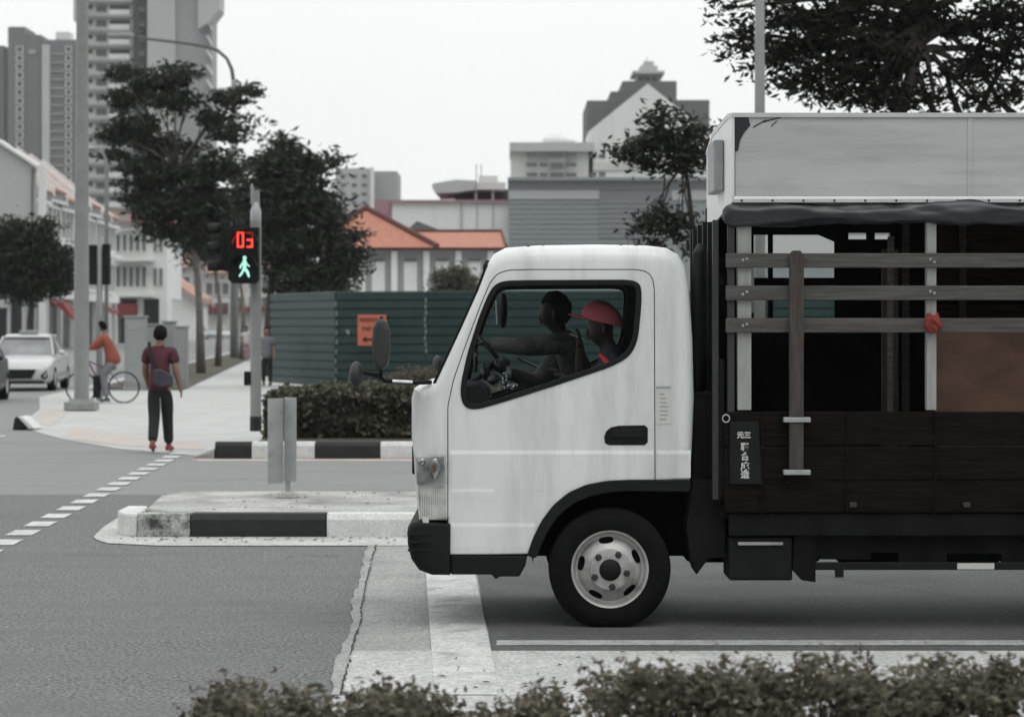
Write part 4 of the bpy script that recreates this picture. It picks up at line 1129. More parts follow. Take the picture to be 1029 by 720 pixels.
def stander(px, d, h, label, shirt, tr, skin=M['skin'], facing=(0, -1, 0)):
    X = wx(px, d); k = h / 1.7
    J = dict(head=(X, d, 1.59 * k), neck=(X, d, 1.45 * k), pelvis=(X, d, .92 * k), shl=(X - .18, d, 1.38 * k), shr=(X + .18, d, 1.38 * k), ell=(X - .22, d, 1.12 * k), elr=(X + .22, d, 1.12 * k), wrl=(X - .22, d - .1, .88 * k), wrr=(X + .22, d - .1, .88 * k),
             hipl=(X - .09, d, .87 * k), hipr=(X + .09, d, .87 * k), knl=(X - .09, d - .03, .48 * k), knr=(X + .09, d + .03, .48 * k), anl=(X - .09, d + .06, .10), anr=(X + .1, d - .1, .10), toel=(X - .09, d - .08, .05), toer=(X + .1, d - .22, .05), face=facing, hup=(1, 0, 0))
    return person(label, (X, d, .02), J, skin, shirt, tr, M['shoe_dark'])


stander(268, 70, 1.66, 'person in dark grey clothes partly hidden behind the signal pole by the hoarding', M['grey_cloth'], M['black_cloth'])
stander(247.5, 118, 1.65, 'distant person in white top walking under the street trees', M['sole'], M['pink'])

# driver (far seat) and passenger (near seat), both facing -x
def cabp(px, py, y): s = F / y; return ((px - CX) / s, y, CH - (py - HY) / s)
yd = 15.55
J = dict(head=cabp(556, 316, yd), neck=cabp(563, 334, yd), pelvis=cabp(600, 425, yd), shl=cabp(570, 343, yd - .19), shr=cabp(571, 345, yd + .19), ell=cabp(530, 349, yd - .24), elr=cabp(540, 385, yd + .22),
         wrl=cabp(492, 345, yd - .12), wrr=cabp(505, 372, yd + .1), hipl=cabp(600, 428, yd - .1), hipr=cabp(600, 428, yd + .1), knl=cabp(535, 408, yd - .15), knr=cabp(535, 408, yd + .15), anl=cabp(520, 470, yd - .15), anr=cabp(520, 470, yd + .15),
         toel=cabp(500, 478, yd - .15), toer=cabp(500, 478, yd + .15), up=(-.12, 0, 1), face=(-1, 0, -.12), hup=(0, 0, 1))
person('truck driver in a grey-green long sleeved top reaching for the steering wheel', (cabp(600, 425, yd)[0], yd, .8), J, M['skin_dark'], M['sleeve'], M['black_cloth'], M['shoe_dark'], 'long', girth=1.02)
yp = 14.78
J = dict(head=cabp(604, 331, yp), neck=cabp(611, 348, yp), pelvis=cabp(640, 440, yp), shl=cabp(618, 361, yp - .19), shr=cabp(618, 360, yp + .19), ell=cabp(590, 398, yp - .2), elr=cabp(585, 392, yp + .2),
         wrl=cabp(568, 380, yp - .1), wrr=cabp(583, 352, yp + .14), hipl=cabp(640, 445, yp - .1), hipr=cabp(640, 445, yp + .1), knl=cabp(570, 425, yp - .14), knr=cabp(570, 425, yp + .14), anl=cabp(555, 490, yp - .12), anr=cabp(555, 490, yp + .12),
         toel=cabp(530, 497, yp - .12), toer=cabp(530, 497, yp + .12), up=(-.1, 0, 1), face=(-1, -.1, -.1), hup=(0, 0, 1))
pas = person('truck passenger in dark navy top wearing a red cap by the open near window', (cabp(640, 440, yp)[0], yp, .8), J, M['skin_dark'], M['navy'], M['black_cloth'], M['shoe_dark'], 'short', hair=False)
# red cap
hc = Vector(cabp(605, 320.5, yp)); cap = thing('baseball_cap', 'red baseball cap with its brim forward on the truck passenger', 'cap', tuple(hc))
mb = MB(); vs = []; n = 24; m = 8
for i in range(m + 1):
    th = PI / 2 * i / m
    for k in range(n):
        an = 2 * PI * k / n; vs.append((hc.x + .128 * math.sin(th) * math.cos(an) + .008 * math.cos(th), hc.y + .102 * math.sin(th) * math.sin(an), hc.z - .02 + .128 * math.cos(th) - .28 * .118 * math.sin(th) * math.cos(an) * 1.0))
fs = [(i * n + k, (i + 1) * n + k, (i + 1) * n + (k + 1) % n, i * n + (k + 1) % n) for i in range(m) for k in range(n)]
mb.add(vs, fs); mb.build('crown', M['cap'], cap, smooth=True)
mb = MB(); vs = []
for i in range(5):
    for k in range(13):
        an = PI / 2 + PI * k / 12; t = i / 4; r = .10 + .085 * t * math.sin((an - PI / 2)) ** .5 if 0 < k < 12 else .10
        vs.append((hc.x + r * math.cos(an) * 1.08, hc.y + .092 * math.sin(an) * (1 - .1 * t), hc.z - .01 + .012 * t - .02 * abs(math.sin(an)) ** 2 + .03 * -math.cos(an)))
fs = [(i * 13 + k, i * 13 + k + 1, (i + 1) * 13 + k + 1, (i + 1) * 13 + k) for i in range(4) for k in range(12)]
mb.add(vs, fs); o = mb.build('brim', M['cap'], cap, smooth=True)
sm = o.modifiers.new('s', 'SOLIDIFY'); sm.thickness = .006
# red strap (belt / lanyard) on passenger and phone
mb = MB(); pts = [cabp(603, 356, yp - .23), cabp(612, 366, yp - .275), cabp(618, 378, yp - .28), cabp(622, 388, yp - .25)]
mb.tube(pts, [.012, .02, .022, .018], 8); mb.build('shoulder_stripe', M['red_cloth'], pas, smooth=True)
a = Vector(cabp(578, 338, yp + .1)); mb = MB(); mb.prism([(a.x - .035, a.z + .012), (a.x + .05, a.z - .02), (a.x + .052, a.z - .012), (a.x - .03, a.z + .02)], a.y, a.y + .08)
o = mb.build('mobile_phone', M['sole'], None, bevel=.002); tag(o, "thin pale phone held up in front of the passenger's face", 'phone')

# ============================================================ STREET FURNITURE
# folded metal sign plate on the island
d = 22.4; Sg = F / d; zz = lambda py: CH - (py - HY) / Sg
t = thing('island_sign', 'blank galvanised sign plate seen from behind on the traffic island', 'sign', (wx(289, d), d, KH))
mb = MB(); mb.box(wx(286.5, d), wx(291.8, d), d, d + .05, KH - .01, zz(400)); mb.build('post', M['steel'], t, bevel=.005)
mb = MB()
a, b_, c = wx(270, d), wx(285, d), wx(299, d)
mb.prismz([(a, d - .10), (b_, d - .02), (b_, d - .012), (a, d - .092)], zz(485), zz(400))
mb.build('plate', M['steel'], t, bevel=.002)
mb = MB(); mb.prismz([(b_ + .006, d - .014), (c, d - .11), (c, d - .10), (b_ + .006, d - .004)], zz(483), zz(399)); mb.build('plate', M['steel'], t, bevel=.002)
mb = MB(); mb.lathe([(.12, KH), (.10, KH + .03), (.05, KH + .05)], (wx(289, d), d + .02, 0), 'z', 12); mb.build('mortar_base', M['island'], t)

# pedestrian signal
d = 37.4; Sg = F / d; zz = lambda py: CH - (py - HY) / Sg; X = wx(257, d)
t = thing('pedestrian_signal', 'pedestrian crossing signal showing red 03 and a green walking man on a grey pole', 'traffic signal', (X, d, .02))
mb = MB(); mb.tube([(X, d, .19), (X, d, zz(222))], .083, 16); mb.build('pole', M['grey_pole'], t, smooth=35)
mb = MB(); mb.tube([(X, d, .15), (X, d, zz(418))], .089, 16); mb.build('black_band', M['kerb_black'], t, smooth=35)
mb = MB(); mb.lathe([(.083, zz(222)), (.083, zz(212)), (.05, zz(206)), (.035, zz(203)), (.001, zz(203))], (X, d, 0), 'z', 14); pc = mb.build('pole_cap', M['steel'], t, smooth=35)
mb = MB(); mb.prism([(X - .075, zz(206)), (X - .08, zz(186)), (X - .05, zz(184)), (X - .02, zz(190)), (X + .0, zz(206))], d - .03, d); mb.prism([(X - .03, zz(208)), (X - .02, zz(191)), (X + .05, zz(191)), (X + .06, zz(208))], d + .005, d + .05); mb.build('sensor', M['cabinet'], pc, bevel=.008)
x0, x1 = wx(231.5, d), wx(262, d)
mb = MB(); mb.prism([(x0, zz(281)), (x0, zz(230)), (x1, zz(229)), (x1, zz(282)), (wx(258, d), zz(285)), (wx(236, d), zz(285))], d - .32, d - .1)
hs = mb.build('signal_head', M['black_plastic'], t, bevel=.01)
mb = MB()
for (zc) in (zz(243), zz(268)):
    pts = [(wx(247.5, d) + .20 * math.cos(a), d - .33, zc + .18 * math.sin(a)) for a in [PI * k / 12 for k in range(13)]]
    for i in range(12):
        p, q = pts[i], pts[i + 1]; mb.add([p, q, (q[0], q[1] - .14, q[2] - .0), (p[0], p[1] - .14, p[2])], [(0, 1, 2, 3)])
o = mb.build('visor', M['black_plastic'], hs); sm = o.modifiers.new('s', 'SOLIDIFY'); sm.thickness = .006
mb = MB(); fy_ = d - .326
pts = [(wx(247.5, d) + .185 * math.cos(a), zz(247) + .2 * math.sin(a)) for a in [math.radians(60) + math.radians(110) * k / 10 for k in range(11)]]
for i in range(10):
    p, q = pts[i], pts[i + 1]; k = .9
    mb.add([(p[0], fy_, p[1]), (q[0], fy_, q[1]), (q[0] - (q[0] - wx(247.5, d)) * .1, fy_, q[1] - .02), (p[0] - (p[0] - wx(247.5, d)) * .1, fy_, p[1] - .02)], [(0, 1, 2, 3)])
mb.build('red_reflection_ring', M['led_dim'], hs)


def seg7(mb, x, z, w, h, on, th):
    hh = h / 2
    R = {'a': (x, x + w, z + h - th, z + h), 'g': (x, x + w, z + hh - th / 2, z + hh + th / 2), 'd': (x, x + w, z, z + th), 'f': (x, x + th, z + hh, z + h), 'b': (x + w - th, x + w, z + hh, z + h), 'e': (x, x + th, z, z + hh), 'c': (x + w - th, x + w, z, z + hh)}
    for k in on: a, b, c, e = R[k]; mb.box(a, b, fy_ - .010 - .001 * 'abcdefg'.index(k), fy_, c, e)


mb = MB(); seg7(mb, wx(240.5, d), zz(249.5), .105, .235, 'abcdef', .028)
seg7(mb, wx(250.2, d), zz(249.5), .095, .235, 'gcd', .028)
mb.build('red_digits', M['led_red'], hs)
mb = MB(); seg7(mb, wx(250.2, d), zz(249.5), .095, .235, 'ab', .024); mb.build('dim_segments', M['led_dim'], hs)
mb = MB(); mx = wx(248, d); U = .0325
man = [(-.3, 6.2), (.5, 6.2), (.9, 5.6), (1.1, 4.6), (2.5, 3.4), (2.2, 2.9), (.9, 3.9), (.7, 2.6), (1.9, .9), (2.5, -1.6), (1.8, -1.9), (1.0, .0), (0, 1.4), (-1.0, -.4), (-2.1, -1.7), (-2.6, -1.2), (-1.5, .4), (-.7, 2.2), (-.6, 3.9), (-1.4, 3.2), (-1.6, 2.2), (-2.2, 2.2), (-2.1, 3.6), (-.8, 5.2), (-.8, 5.8)]
mb.prism([(mx + a * U, zz(275) + b * U) for a, b in man], fy_ - .012, fy_)
mb.ball((mx + .1 * U, fy_ - .004, zz(275) + 7.1 * U), (.9 * U, .012, .95 * U), 12, 8)
mb.build('green_man', M['led_green'], hs)
# side facing signal head with visors
mb = MB(); x0, x1 = wx(219, d), wx(231, d)
mb.box(wx(222, d), wx(232, d), d - .05, d + .22, zz(272), zz(222)); vh = mb.build('vehicle_signal_head', M['black_plastic'], t, bevel=.01)
for py in (227, 246, 265):
    mb = MB(); c = (wx(222, d), d + .08, zz(py + 4))
    pts = [(c[1] + .11 * math.cos(a), c[2] + .11 * math.sin(a)) for a in [math.radians(-20) + math.radians(220) * k / 12 for k in range(13)]]
    for i in range(12):
        p, q = pts[i], pts[i + 1]; mb.add([(c[0], p[0], p[1]), (c[0], q[0], q[1]), (c[0] - .2, q[0], q[1] - .01), (c[0] - .2, p[0], p[1] - .01)], [(0, 1, 2, 3)])
    o = mb.build('visor', M['black_plastic'], vh, smooth=True); sm = o.modifiers.new('s', 'SOLIDIFY'); sm.thickness = .006
mb = MB(); mb.box(wx(229, d), wx(257, d), d + .0, d + .04, zz(230), zz(227)); mb.box(wx(229, d), wx(257, d), d + .0, d + .04, zz(270), zz(267)); mb.build('bracket', M['black_plastic'], t)
mb = MB(); mb.box(wx(245.5, d), wx(251.5, d), d - .06, d + .06, zz(387), zz(373)); mb.build('push_button_box', M['black_plastic'], t, bevel=.008)
# second pair of signal heads by the big lamp pole
d = 57.; Sg = F / d; zz = lambda py: CH - (py - HY) / Sg; X = wx(100, d)
t = thing('traffic_signal', 'grey signal pole carrying two black signal heads seen from behind', 'traffic signal', (X, d, .02))
mb = MB(); mb.tube([(X, d, .02), (X, d, zz(238))], .075, 12); mb.build('pole', M['grey_pole'], t, smooth=True)
mb = MB(); mb.box(wx(88.5, d), wx(98, d), d - .1, d + .12, zz(286), zz(246)); mb.build('signal_head', M['black_plastic'], t, bevel=.02)
mb = MB(); mb.box(wx(103.5, d), wx(110.5, d), d - .1, d + .12, zz(286), zz(245)); mb.build('signal_head', M['black_plastic'], t, bevel=.02)
mb = MB(); mb.box(wx(88, d), wx(110, d), d + .02, d + .05, zz(252), zz(249)); mb.build('bracket', M['black_plastic'], t)
# big lamp pole
d = 50.5; X = wx(82, d)
t = thing('lamp_post', 'tall thick grey lamp post on a square concrete footing at the pavement corner', 'lamp post', (X, d, 0.02))
mb = MB(); mb.tube([(X, d, .2), (X, d, 3), (X + .02, d, 9.5)], [.155, .15, .115], 16); mb.build('pole', M['grey_pole'], t, smooth=35)
mb = MB(); mb.box(X - .22, X + .22, d - .22, d + .22, .19, .25); mb.build('base_plate', M['steel'], t)
mb = MB(); mb.box(X - .31, X + .31, d - .31, d + .31, .02, .19); mb.build('footing', M['concrete'], t, bevel=.02)
mb = MB(); mb.tube([(X + .02, d, 9.4), (X + .3, d, 10.1), (X - 1.2, d, 10.4)], .05, 8); mb.ball((X - 1.5, d, 10.4), (.4, .15, .08)); mb.build('lamp_arm', M['grey_pole'], t, smooth=True)
# small curved lamp post
d = 88.; X = wx(107, d); sg = F / d; zz = lambda py: CH - (py - HY) / sg
t = thing('lamp_post', 'slim lamp post with a short curved arm behind the two black signal heads', 'lamp post', (X, d, 0))
pts = [(X, d, 0), (X, d, zz(166))] + [(X - .30 + .30 * math.cos(a), d, zz(166) + .5 * math.sin(a)) for a in [PI / 2 * k / 5 for k in range(1, 6)]] + [(wx(92, d), d, zz(148.5))]
mb = MB(); mb.tube(pts, [.07] * 2 + [.05] * 6, 8); mb.build('pole', M['grey_pole'], t, smooth=True)
mb = MB(); mb.ball((wx(88, d), d, zz(149)), (.3, .12, .07)); mb.build('lamp_head', M['steel'], t, smooth=True)
# far mast with long curved arm
d = 130.; X = wx(235.5, d); sg = F / d; zz = lambda py: CH - (py - HY) / sg
t = thing('lamp_post', 'tall mast among the street trees with a very long curved arm', 'lamp post', (X, d, 0))
mb = MB(); mb.tube([(X, d, 0), (X, d, zz(80))], [.24, .17], 10); mb.build('pole', M['grey_pole'], t, smooth=True)
mb = MB(); arc = [(234.5, 82), (233, 70), (228, 59), (219, 51), (210, 47.5), (190, 44), (160, 40.5), (134, 37.5)]
mb.tube([(wx(a, d), d, zz(b)) for a, b in arc], [.10, .10, .09, .09, .085, .08, .07, .06], 8); mb.build('arm', M['w_dgrey'], t, smooth=True)
mb = MB(); mb.box(wx(108, d), wx(134, d), d - .3, d + .3, zz(37.5), zz(33.5)); mb.build('lamp_head', M['w_grey'], t, bevel=.05)
# pole behind the truck at top right
d = 35.; X = wx(763.5, d)
t = thing('lamp_post', 'plain pale pole rising behind the truck canopy in front of the tree', 'lamp post', (X, d, 0))
mb = MB(); mb.tube([(X, d, 0), (X, d, 4), (X, d, 9)], [.08, .075, .06], 12); mb.build('pole', M['grey_pole'], t, smooth=True)
mb = MB(); mb.tube([(X, d, 9), (X + .3, d, 9.4), (X + 1.2, d, 9.5)], .04, 8); mb.ball((X + 1.4, d, 9.5), (.35, .13, .07)); mb.build('lamp_arm', M['grey_pole'], t, smooth=True)
# cabinets
def cabinet(px0, px1, ytop, d, dp, label, orange=False):
    x0, x1 = wx(px0, d), wx(px1, d); zt_ = CH - (ytop - HY) * d / F
    t = thing('utility_cabinet', label, 'cabinet', ((x0 + x1) / 2, d, .02), 'grey utility cabinets on the pavement')
    mb = MB(); mb.box(x0, x1, d, d + dp, .12, zt_); mb.build('housing', M['cabinet'], t, bevel=.015)
    mb = MB(); mb.box(x0 - .03, x1 + .03, d - .03, d + dp + .03, zt_, zt_ + .05); mb.build('lid', M['cabinet'], t, bevel=.01)
    mb = MB(); mb.box(x0 - .03, x1 + .03, d - .03, d + dp + .03, .02, .12); mb.build('plinth', M['concrete'], t)
    mb = MB(); mb.box(x0 + .05, x1 - .05, d - .012, d - .001, .2, zt_ - .06); mb.build('door_panel', M['cabinet'], t, bevel=.004)
    mb = MB(); mb.box(x1 - .12, x1 - .09, d - .03, d - .012, zt_ * .5, zt_ * .5 + .14); mb.build('handle', M['steel'], t)
    return t
c1 = cabinet(125, 145.5, 319, 66, .5, 'tallest grey utility cabinet beside the cyclist')
mb = MB(); mb.box(wx(129, 66), wx(139, 66), 65.975, 65.986, wz(331, 66), wz(328, 66)); mb.build('nameplate', M['steel'], c1)
cabinet(146.5, 162, 327, 69, .5, 'pale utility cabinet directly left of the walking man')
c3 = cabinet(163, 175, 324, 70, .5, 'narrow utility cabinet behind the walking man')
cabinet(176, 187, 329, 68, .5, 'utility cabinet at the right end of the row by the verge')
mb = MB(); mb.box(wx(147.5, 69), wx(153, 69), 68.975, 68.986, wz(357, 69), wz(350, 69)); o = mb.build('warning_sticker', M['orange_sign'], None); o.parent = c1
o.location = -c1.location

# hoarding
def hoarding():
    t = thing('hoarding', 'dark green corrugated metal hoarding round the construction plot', 'hoarding', (wx(272, 68), 66, 0))
    nodes = [(wx(283, 74), 74), (wx(272, 71.5), 71.5), (wx(337.5, 66.5), 66.5), (wx(427, 65.5), 65.5), (wx(560, 65), 65), (10, 64.5), (18, 64)]
    nodes = [(wx(272, 72), 72), (wx(337.5, 67), 67), (wx(427, 66), 66), (wx(520, 65.5), 65.5), (wx(640, 65), 65), (10, 64.5), (24, 64)]
    H = 2.56
    for i in range(len(nodes) - 1):
        a, b = Vector(nodes[i]), Vector(nodes[i + 1]); L = (b - a).length; dv = (b - a) / L; nv = Vector((dv.y, -dv.x))
        prof = []; z = .08; k = 0
        while z < H:
            prof += [(0, z), (0, z + .15), (-.035, z + .175), (-.035, z + .19 + .02)]; z += .235
        prof.append((0, H))
        mb = MB(); n = len(prof); vs = []
        for e in (a + dv * .01, b - dv * .01):
            for (o_, z_) in prof: q = e + nv * (.03 - o_ * -1 * 1.0); vs.append((q.x, q.y, z_))
        mb.add(vs, [(j, j + 1, n + j + 1, n + j) for j in range(n - 1)])
        p = mb.build('panel', M['hoarding'], t, fix=False); s_ = p.modifiers.new('s', 'SOLIDIFY'); s_.thickness = .01
        mb = MB(); mb.tube([(a.x, a.y + .06, 0), (a.x, a.y + .06, H + .05)], .035, 8)
        mb.box(a.x - .02, a.x + .02, a.y - .06, a.y - .03, .1, H); mb.build('post', M['hoarding'] if i != 1 else M['hoarding'], t)
        mb = MB(); q0, q1 = a + nv * .05, b + nv * .05
        mb.add([(q0.x, q0.y, H), (q1.x, q1.y, H), (q1.x, q1.y, H + .05), (q0.x, q0.y, H + .05), (a.x, a.y + .05, H), (b.x, b.y + .05, H), (b.x, b.y + .05, H + .05), (a.x, a.y + .05, H + .05)],
               [(0, 1, 2, 3), (7, 6, 5, 4), (3, 2, 6, 7), (0, 4, 5, 1), (0, 3, 7, 4), (1, 5, 6, 2)]); mb.build('top_rail', M['hoarding'], t)
    # pale marks
    mb = MB()
    for (px, d_, z0_, z1_) in ((338, 66.8, .2, 2.5), (427.5, 65.85, 1.0, 2.5)):
        for k in range(9):
            z_ = z0_ + (z1_ - z0_) * k / 9; x_ = wx(px, d_) + random.uniform(-.02, .02)
            mb.box(x_ - .015, x_ + .02, d_ - .1, d_ - .09, z_, z_ + .12)
    x_ = wx(347, 66.9); mb.add([(x_, 66.75, 1.62), (x_ + .14, 66.75, 1.6), (x_ + .1, 66.75, 1.45)], [(0, 1, 2)])
    mb.build('paint_marks', M['cabinet'], t)
    return t
hoarding()
# orange sign
d = 66.3; sg = F / d; zz = lambda py: CH - (py - HY) / sg; x0, x1 = wx(359.5, d), wx(384.5, d)
t = thing('notice_sign', 'orange pedestrian direction notice with an arrow on the green hoarding', 'sign', ((x0 + x1) / 2, d, zz(347)))
mb = MB(); mb.box(x0, x1 + .1, d - .02, d, zz(347), zz(316)); mb.build('board', M['orange_sign'], t)
xm = (x0 + x1 + .1) / 2
text_mesh('lettering', 'PEDESTRIANS', .135, (xm, d - .024, zz(321.5)), M['ink'], t, bold=.003, xs=.82)
text_mesh('lettering', 'THIS WAY', .15, (xm, d - .024, zz(330.5)), M['ink'], t, bold=.003, xs=.82)
mb = MB(); za = zz(341)
mb.prism([(xm - .27, za), (xm - .15, za + .085), (xm - .15, za + .03), (xm + .28, za + .03), (xm + .28, za - .03), (xm - .15, za - .03), (xm - .15, za - .085)], d - .026, d - .0205)
mb.build('arrow', M['ink'], t)

# ============================================================ VEGETATION
# clipped hedge beyond the kerb
def box_hedge(label, x0, x1, y0, y1, z0, z1, n, size, lm, top_wob=.04):
    t = thing('hedge', label, 'hedge', ((x0 + x1) / 2, (y0 + y1) / 2, z0))
    mb = MB(); mb.box(x0 + .08, x1 - .08, y0 + .1, y1 - .1, z0, z1 - .1); mb.build('twigs', M['soil'], t)
    n1 = int(n * .5); A = []
    q = rng.random((n1, 3)); A.append(np.stack([x0 + q[:, 0] * (x1 - x0), y0 + rng.normal(0, .035, n1), z0 + .03 + q[:, 2] * (z1 - z0)], 1))
    n2 = int(n * .38); q = rng.random((n2, 3)); A.append(np.stack([x0 + q[:, 0] * (x1 - x0), y0 + q[:, 1] * (y1 - y0), z1 + rng.normal(0, .03, n2)], 1))
    n3 = n - n1 - n2; q = rng.random((n3, 3)); A.append(np.stack([x0 + rng.normal(0, .04, n3), y0 + q[:, 1] * (y1 - y0), z0 + q[:, 2] * (z1 - z0)], 1))
    C = np.concatenate(A); C[:, 2] += top_wob * np.sin(C[:, 0] * 2.3) * (C[:, 2] > (z0 + z1) / 2); C[:, 1] += .05 * np.sin(C[:, 0] * 5) + .04 * np.sin(C[:, 2] * 13 + C[:, 0] * 3)
    n = len(C); off = np.array(world_off(t))
    a = rng.normal(size=(n, 3)); a /= np.linalg.norm(a, axis=1)[:, None]
    b = rng.normal(size=(n, 3)); b -= a * (a * b).sum(1)[:, None]; b /= np.linalg.norm(b, axis=1)[:, None]
    s = size * (.6 + .8 * rng.random(n))[:, None]
    V = np.stack([C - a * s, C + b * s * .6, C + a * s, C - b * s * .6], 1).reshape(-1, 3) - off
    me = bpy.data.meshes.new('foliage'); me.from_pydata(V.tolist(), [], np.arange(4 * n).reshape(-1, 4).tolist()); me.materials.append(lm)
    o = bpy.data.objects.new('foliage', me); COL.objects.link(o); o.parent = t
    return t


box_hedge('long clipped hedge behind the far black and white kerb', wx(270, 34.2), 12, 34.2, 36.0, .19, .84, 30000, .045, M['leaf_hedge'])
leaf_c = [(wx(410, 50), 50, .66, .3, .3, .12), (wx(397, 50), 50, .58, .22, .3, .09), (wx(424, 50), 50, .70, .26, .3, .14)]
t = thing('shrub', 'feathery grey-green shrub behind the wing mirror above the hedge', 'shrub', (wx(408, 50), 50, 0))
leaves('foliage', leaf_c, 1800, .06, M['leaf_front'], t, .11, .6, aspect=.25)
mb = MB(); mb.tube([(wx(408, 50), 50, .02), (wx(408, 50), 50, .7)], .03, 6); mb.build('stem', M['twig'], t)
# low plants in front of the camera
specs = [(166, 345, .70, 'leftmost low bush in the foreground, standing on dark asphalt'), (325, 474, .72, 'foreground bush below the cracked concrete joint'), (482, 600, .70, 'foreground bush below the wide stop line'),
         (585, 775, .795, 'foreground bush below the truck front wheel'), (738, 915, .79, 'foreground bush below the truck battery box'), (880, 1075, .785, 'rightmost foreground bush below the truck side guard')]
for (p0, p1, hgt, lab) in specs:
    dd = 7.5; xa, xb = wx(p0, dd), wx(p1, dd); t = thing('bush', lab, 'bush', ((xa + xb) / 2, dd, 0.0), 'low bushes along the near roadside')
    cl = []; k = max(4, int((xb - xa) / .06))
    for i in range(k):
        cx0 = xa + (xb - xa) * (i + .5) / k; edge = min(1, (min(i, k - 1 - i) + .2) / 1.6)
        for z_ in (.3, .6, .82):
            cl.append((cx0 + random.uniform(-.02, .02), dd + random.uniform(-.16, .16), hgt * (z_ + (edge - 1) * .15) * random.uniform(.93, 1.03), .06, .2, hgt * .12))
    leaves('foliage', cl, 1500 * k, .0165, M['leaf_front'], t, .03, .8, .1, per=18, aspect=.42)
    for i in range(k * 3):
        x_ = xa + .06 + (xb - xa - .12) * random.random(); y_ = dd + random.uniform(-.15, .15); e = hgt * random.uniform(.55, .9)
        mb = MB() if i == 0 else mb
        mb.tube([(x_, y_, 0.0), (x_ + random.uniform(-.03, .03), y_, e * .5), (x_ + random.uniform(-.04, .04), y_ + random.uniform(-.05, .05), e)], [.004, .003, .0015], 4)
    mb.build('stems', M['twig'], t)

mb = MB(); mb.sheet([(-6, 5.8), (8, 5.8), (8, 8.9), (-6, 8.9)], .013)
struct(mb.build('planting_strip', M['soil'], fix=False), 'bare soil strip under the near bushes')
mb = MB()
for i in range(320):
    if i < 100: x_, y_, z_ = random.uniform(-.8, 4), random.gauss(11.6, .8), .016
    elif i < 230: x_, y_, z_ = random.uniform(-3.2, 2), random.gauss(20.1, .12), .014
    else: x_, y_, z_ = random.uniform(-2.5, 2), random.uniform(20.7, 23), .205
    a_ = random.uniform(0, 6.28); l_ = random.uniform(.012, .028); c_, s_ = math.cos(a_) * l_, math.sin(a_) * l_
    mb.add([(x_ - c_, y_ - s_, z_), (x_ + s_ * .4, y_ - c_ * .4, z_ + .006), (x_ + c_, y_ + s_, z_ + .003), (x_ - s_ * .4, y_ + c_ * .4, z_ + .008)], [(0, 1, 2, 3)])
tag(mb.build('fallen_leaves', M['twig'], fix=False), 'dry fallen leaves scattered over the concrete and along the kerb', 'leaves', kind='stuff')

# tree A: feathery layered street tree
d = 89; C = lambda px, py, rx, ry, dy=0: (wx(px, d), d + dy, wz(py, d), rx * d / F, rx * d / F * .9, ry * d / F)
bx = wx(202, d)
clA = [C(120, 72, 16, 9), C(150, 84, 28, 15), C(125, 98, 22, 12, .5), C(180, 76, 22, 12, -.4), C(168, 100, 28, 15), C(135, 128, 26, 16), C(118, 138, 18, 9), C(160, 148, 34, 20, .6), C(120, 158, 16, 9), C(190, 100, 14, 8), C(226, 100, 22, 13, .5), C(245, 92, 16, 7), C(212, 118, 22, 9), C(232, 128, 24, 14),
       C(150, 180, 34, 22), C(190, 178, 32, 20), C(222, 168, 30, 20), C(150, 208, 30, 18), C(185, 210, 34, 24), C(215, 205, 28, 24), C(165, 232, 26, 12), C(195, 238, 26, 15), C(225, 230, 24, 18)]
trunk = [(bx, d, 0), (bx - .05, d, 2.0), (bx - .12, d, 3.4), (wx(195, d), d, wz(255, d)), (wx(190, d), d, wz(210, d)), (wx(178, d), d, wz(170, d))]
tree('street_tree', 'tallest feathery street tree in front of the blank grey tower', (bx, d), trunk, .15, clA, 15500, .15, M['leaf_dark'], M['bark'], 'street trees along the verge', clump=.24, flat=.38, shell=.2, per=22, extra=2)
# tree B: dense dark tree right of it
d = 84; bx = wx(268, d)
clB = [C(284, 146, 11, 10), C(292, 160, 20, 11), C(272, 168, 18, 12), C(318, 168, 12, 6), C(334, 160, 9, 4), C(302, 184, 26, 13), C(262, 195, 26, 18), C(318, 203, 22, 12), C(285, 215, 30, 18), C(332, 222, 18, 9), C(348, 236, 14, 6), C(318, 243, 28, 13), C(280, 250, 30, 16), C(352, 256, 16, 8), C(255, 240, 20, 22), C(338, 272, 24, 11), C(300, 275, 28, 12), C(325, 289, 24, 6), C(290, 289, 18, 6)]
trunk = [(bx, d, 0), (bx + .03, d, 1.6), (wx(272, d), d, wz(285, d)), (wx(278, d), d, wz(240, d)), (wx(285, d), d, wz(200, d))]
tree('street_tree', 'dense dark tree directly behind the pedestrian signal and above the hoarding end', (bx, d), trunk, .14, clB, 21000, .14, M['leaf_dark'], M['bark_dark'], 'street trees along the verge', clump=.27, flat=.42, shell=.4, per=22)
# further verge trees
for (px, d, lab, cl) in ((219, 104, 'slim street tree whose trunk stands midway along the grass verge', [(215, 235, 30, 22), (232, 215, 26, 20), (205, 255, 20, 10)]), (243, 125, 'farthest slim street tree at the end of the grass verge', [(245, 250, 26, 20), (235, 230, 28, 20), (262, 240, 18, 22)])):
    bx = wx(px, d)
    tree('street_tree', lab, (bx, d), [(bx, d, 0), (bx + .1, d, 2.5), (wx(px - 3, d), d, wz(270, d))], .13, [C(*c) for c in cl], 7000, .12, M['leaf_dark'], M['bark'], 'street trees along the verge', clump=.35)
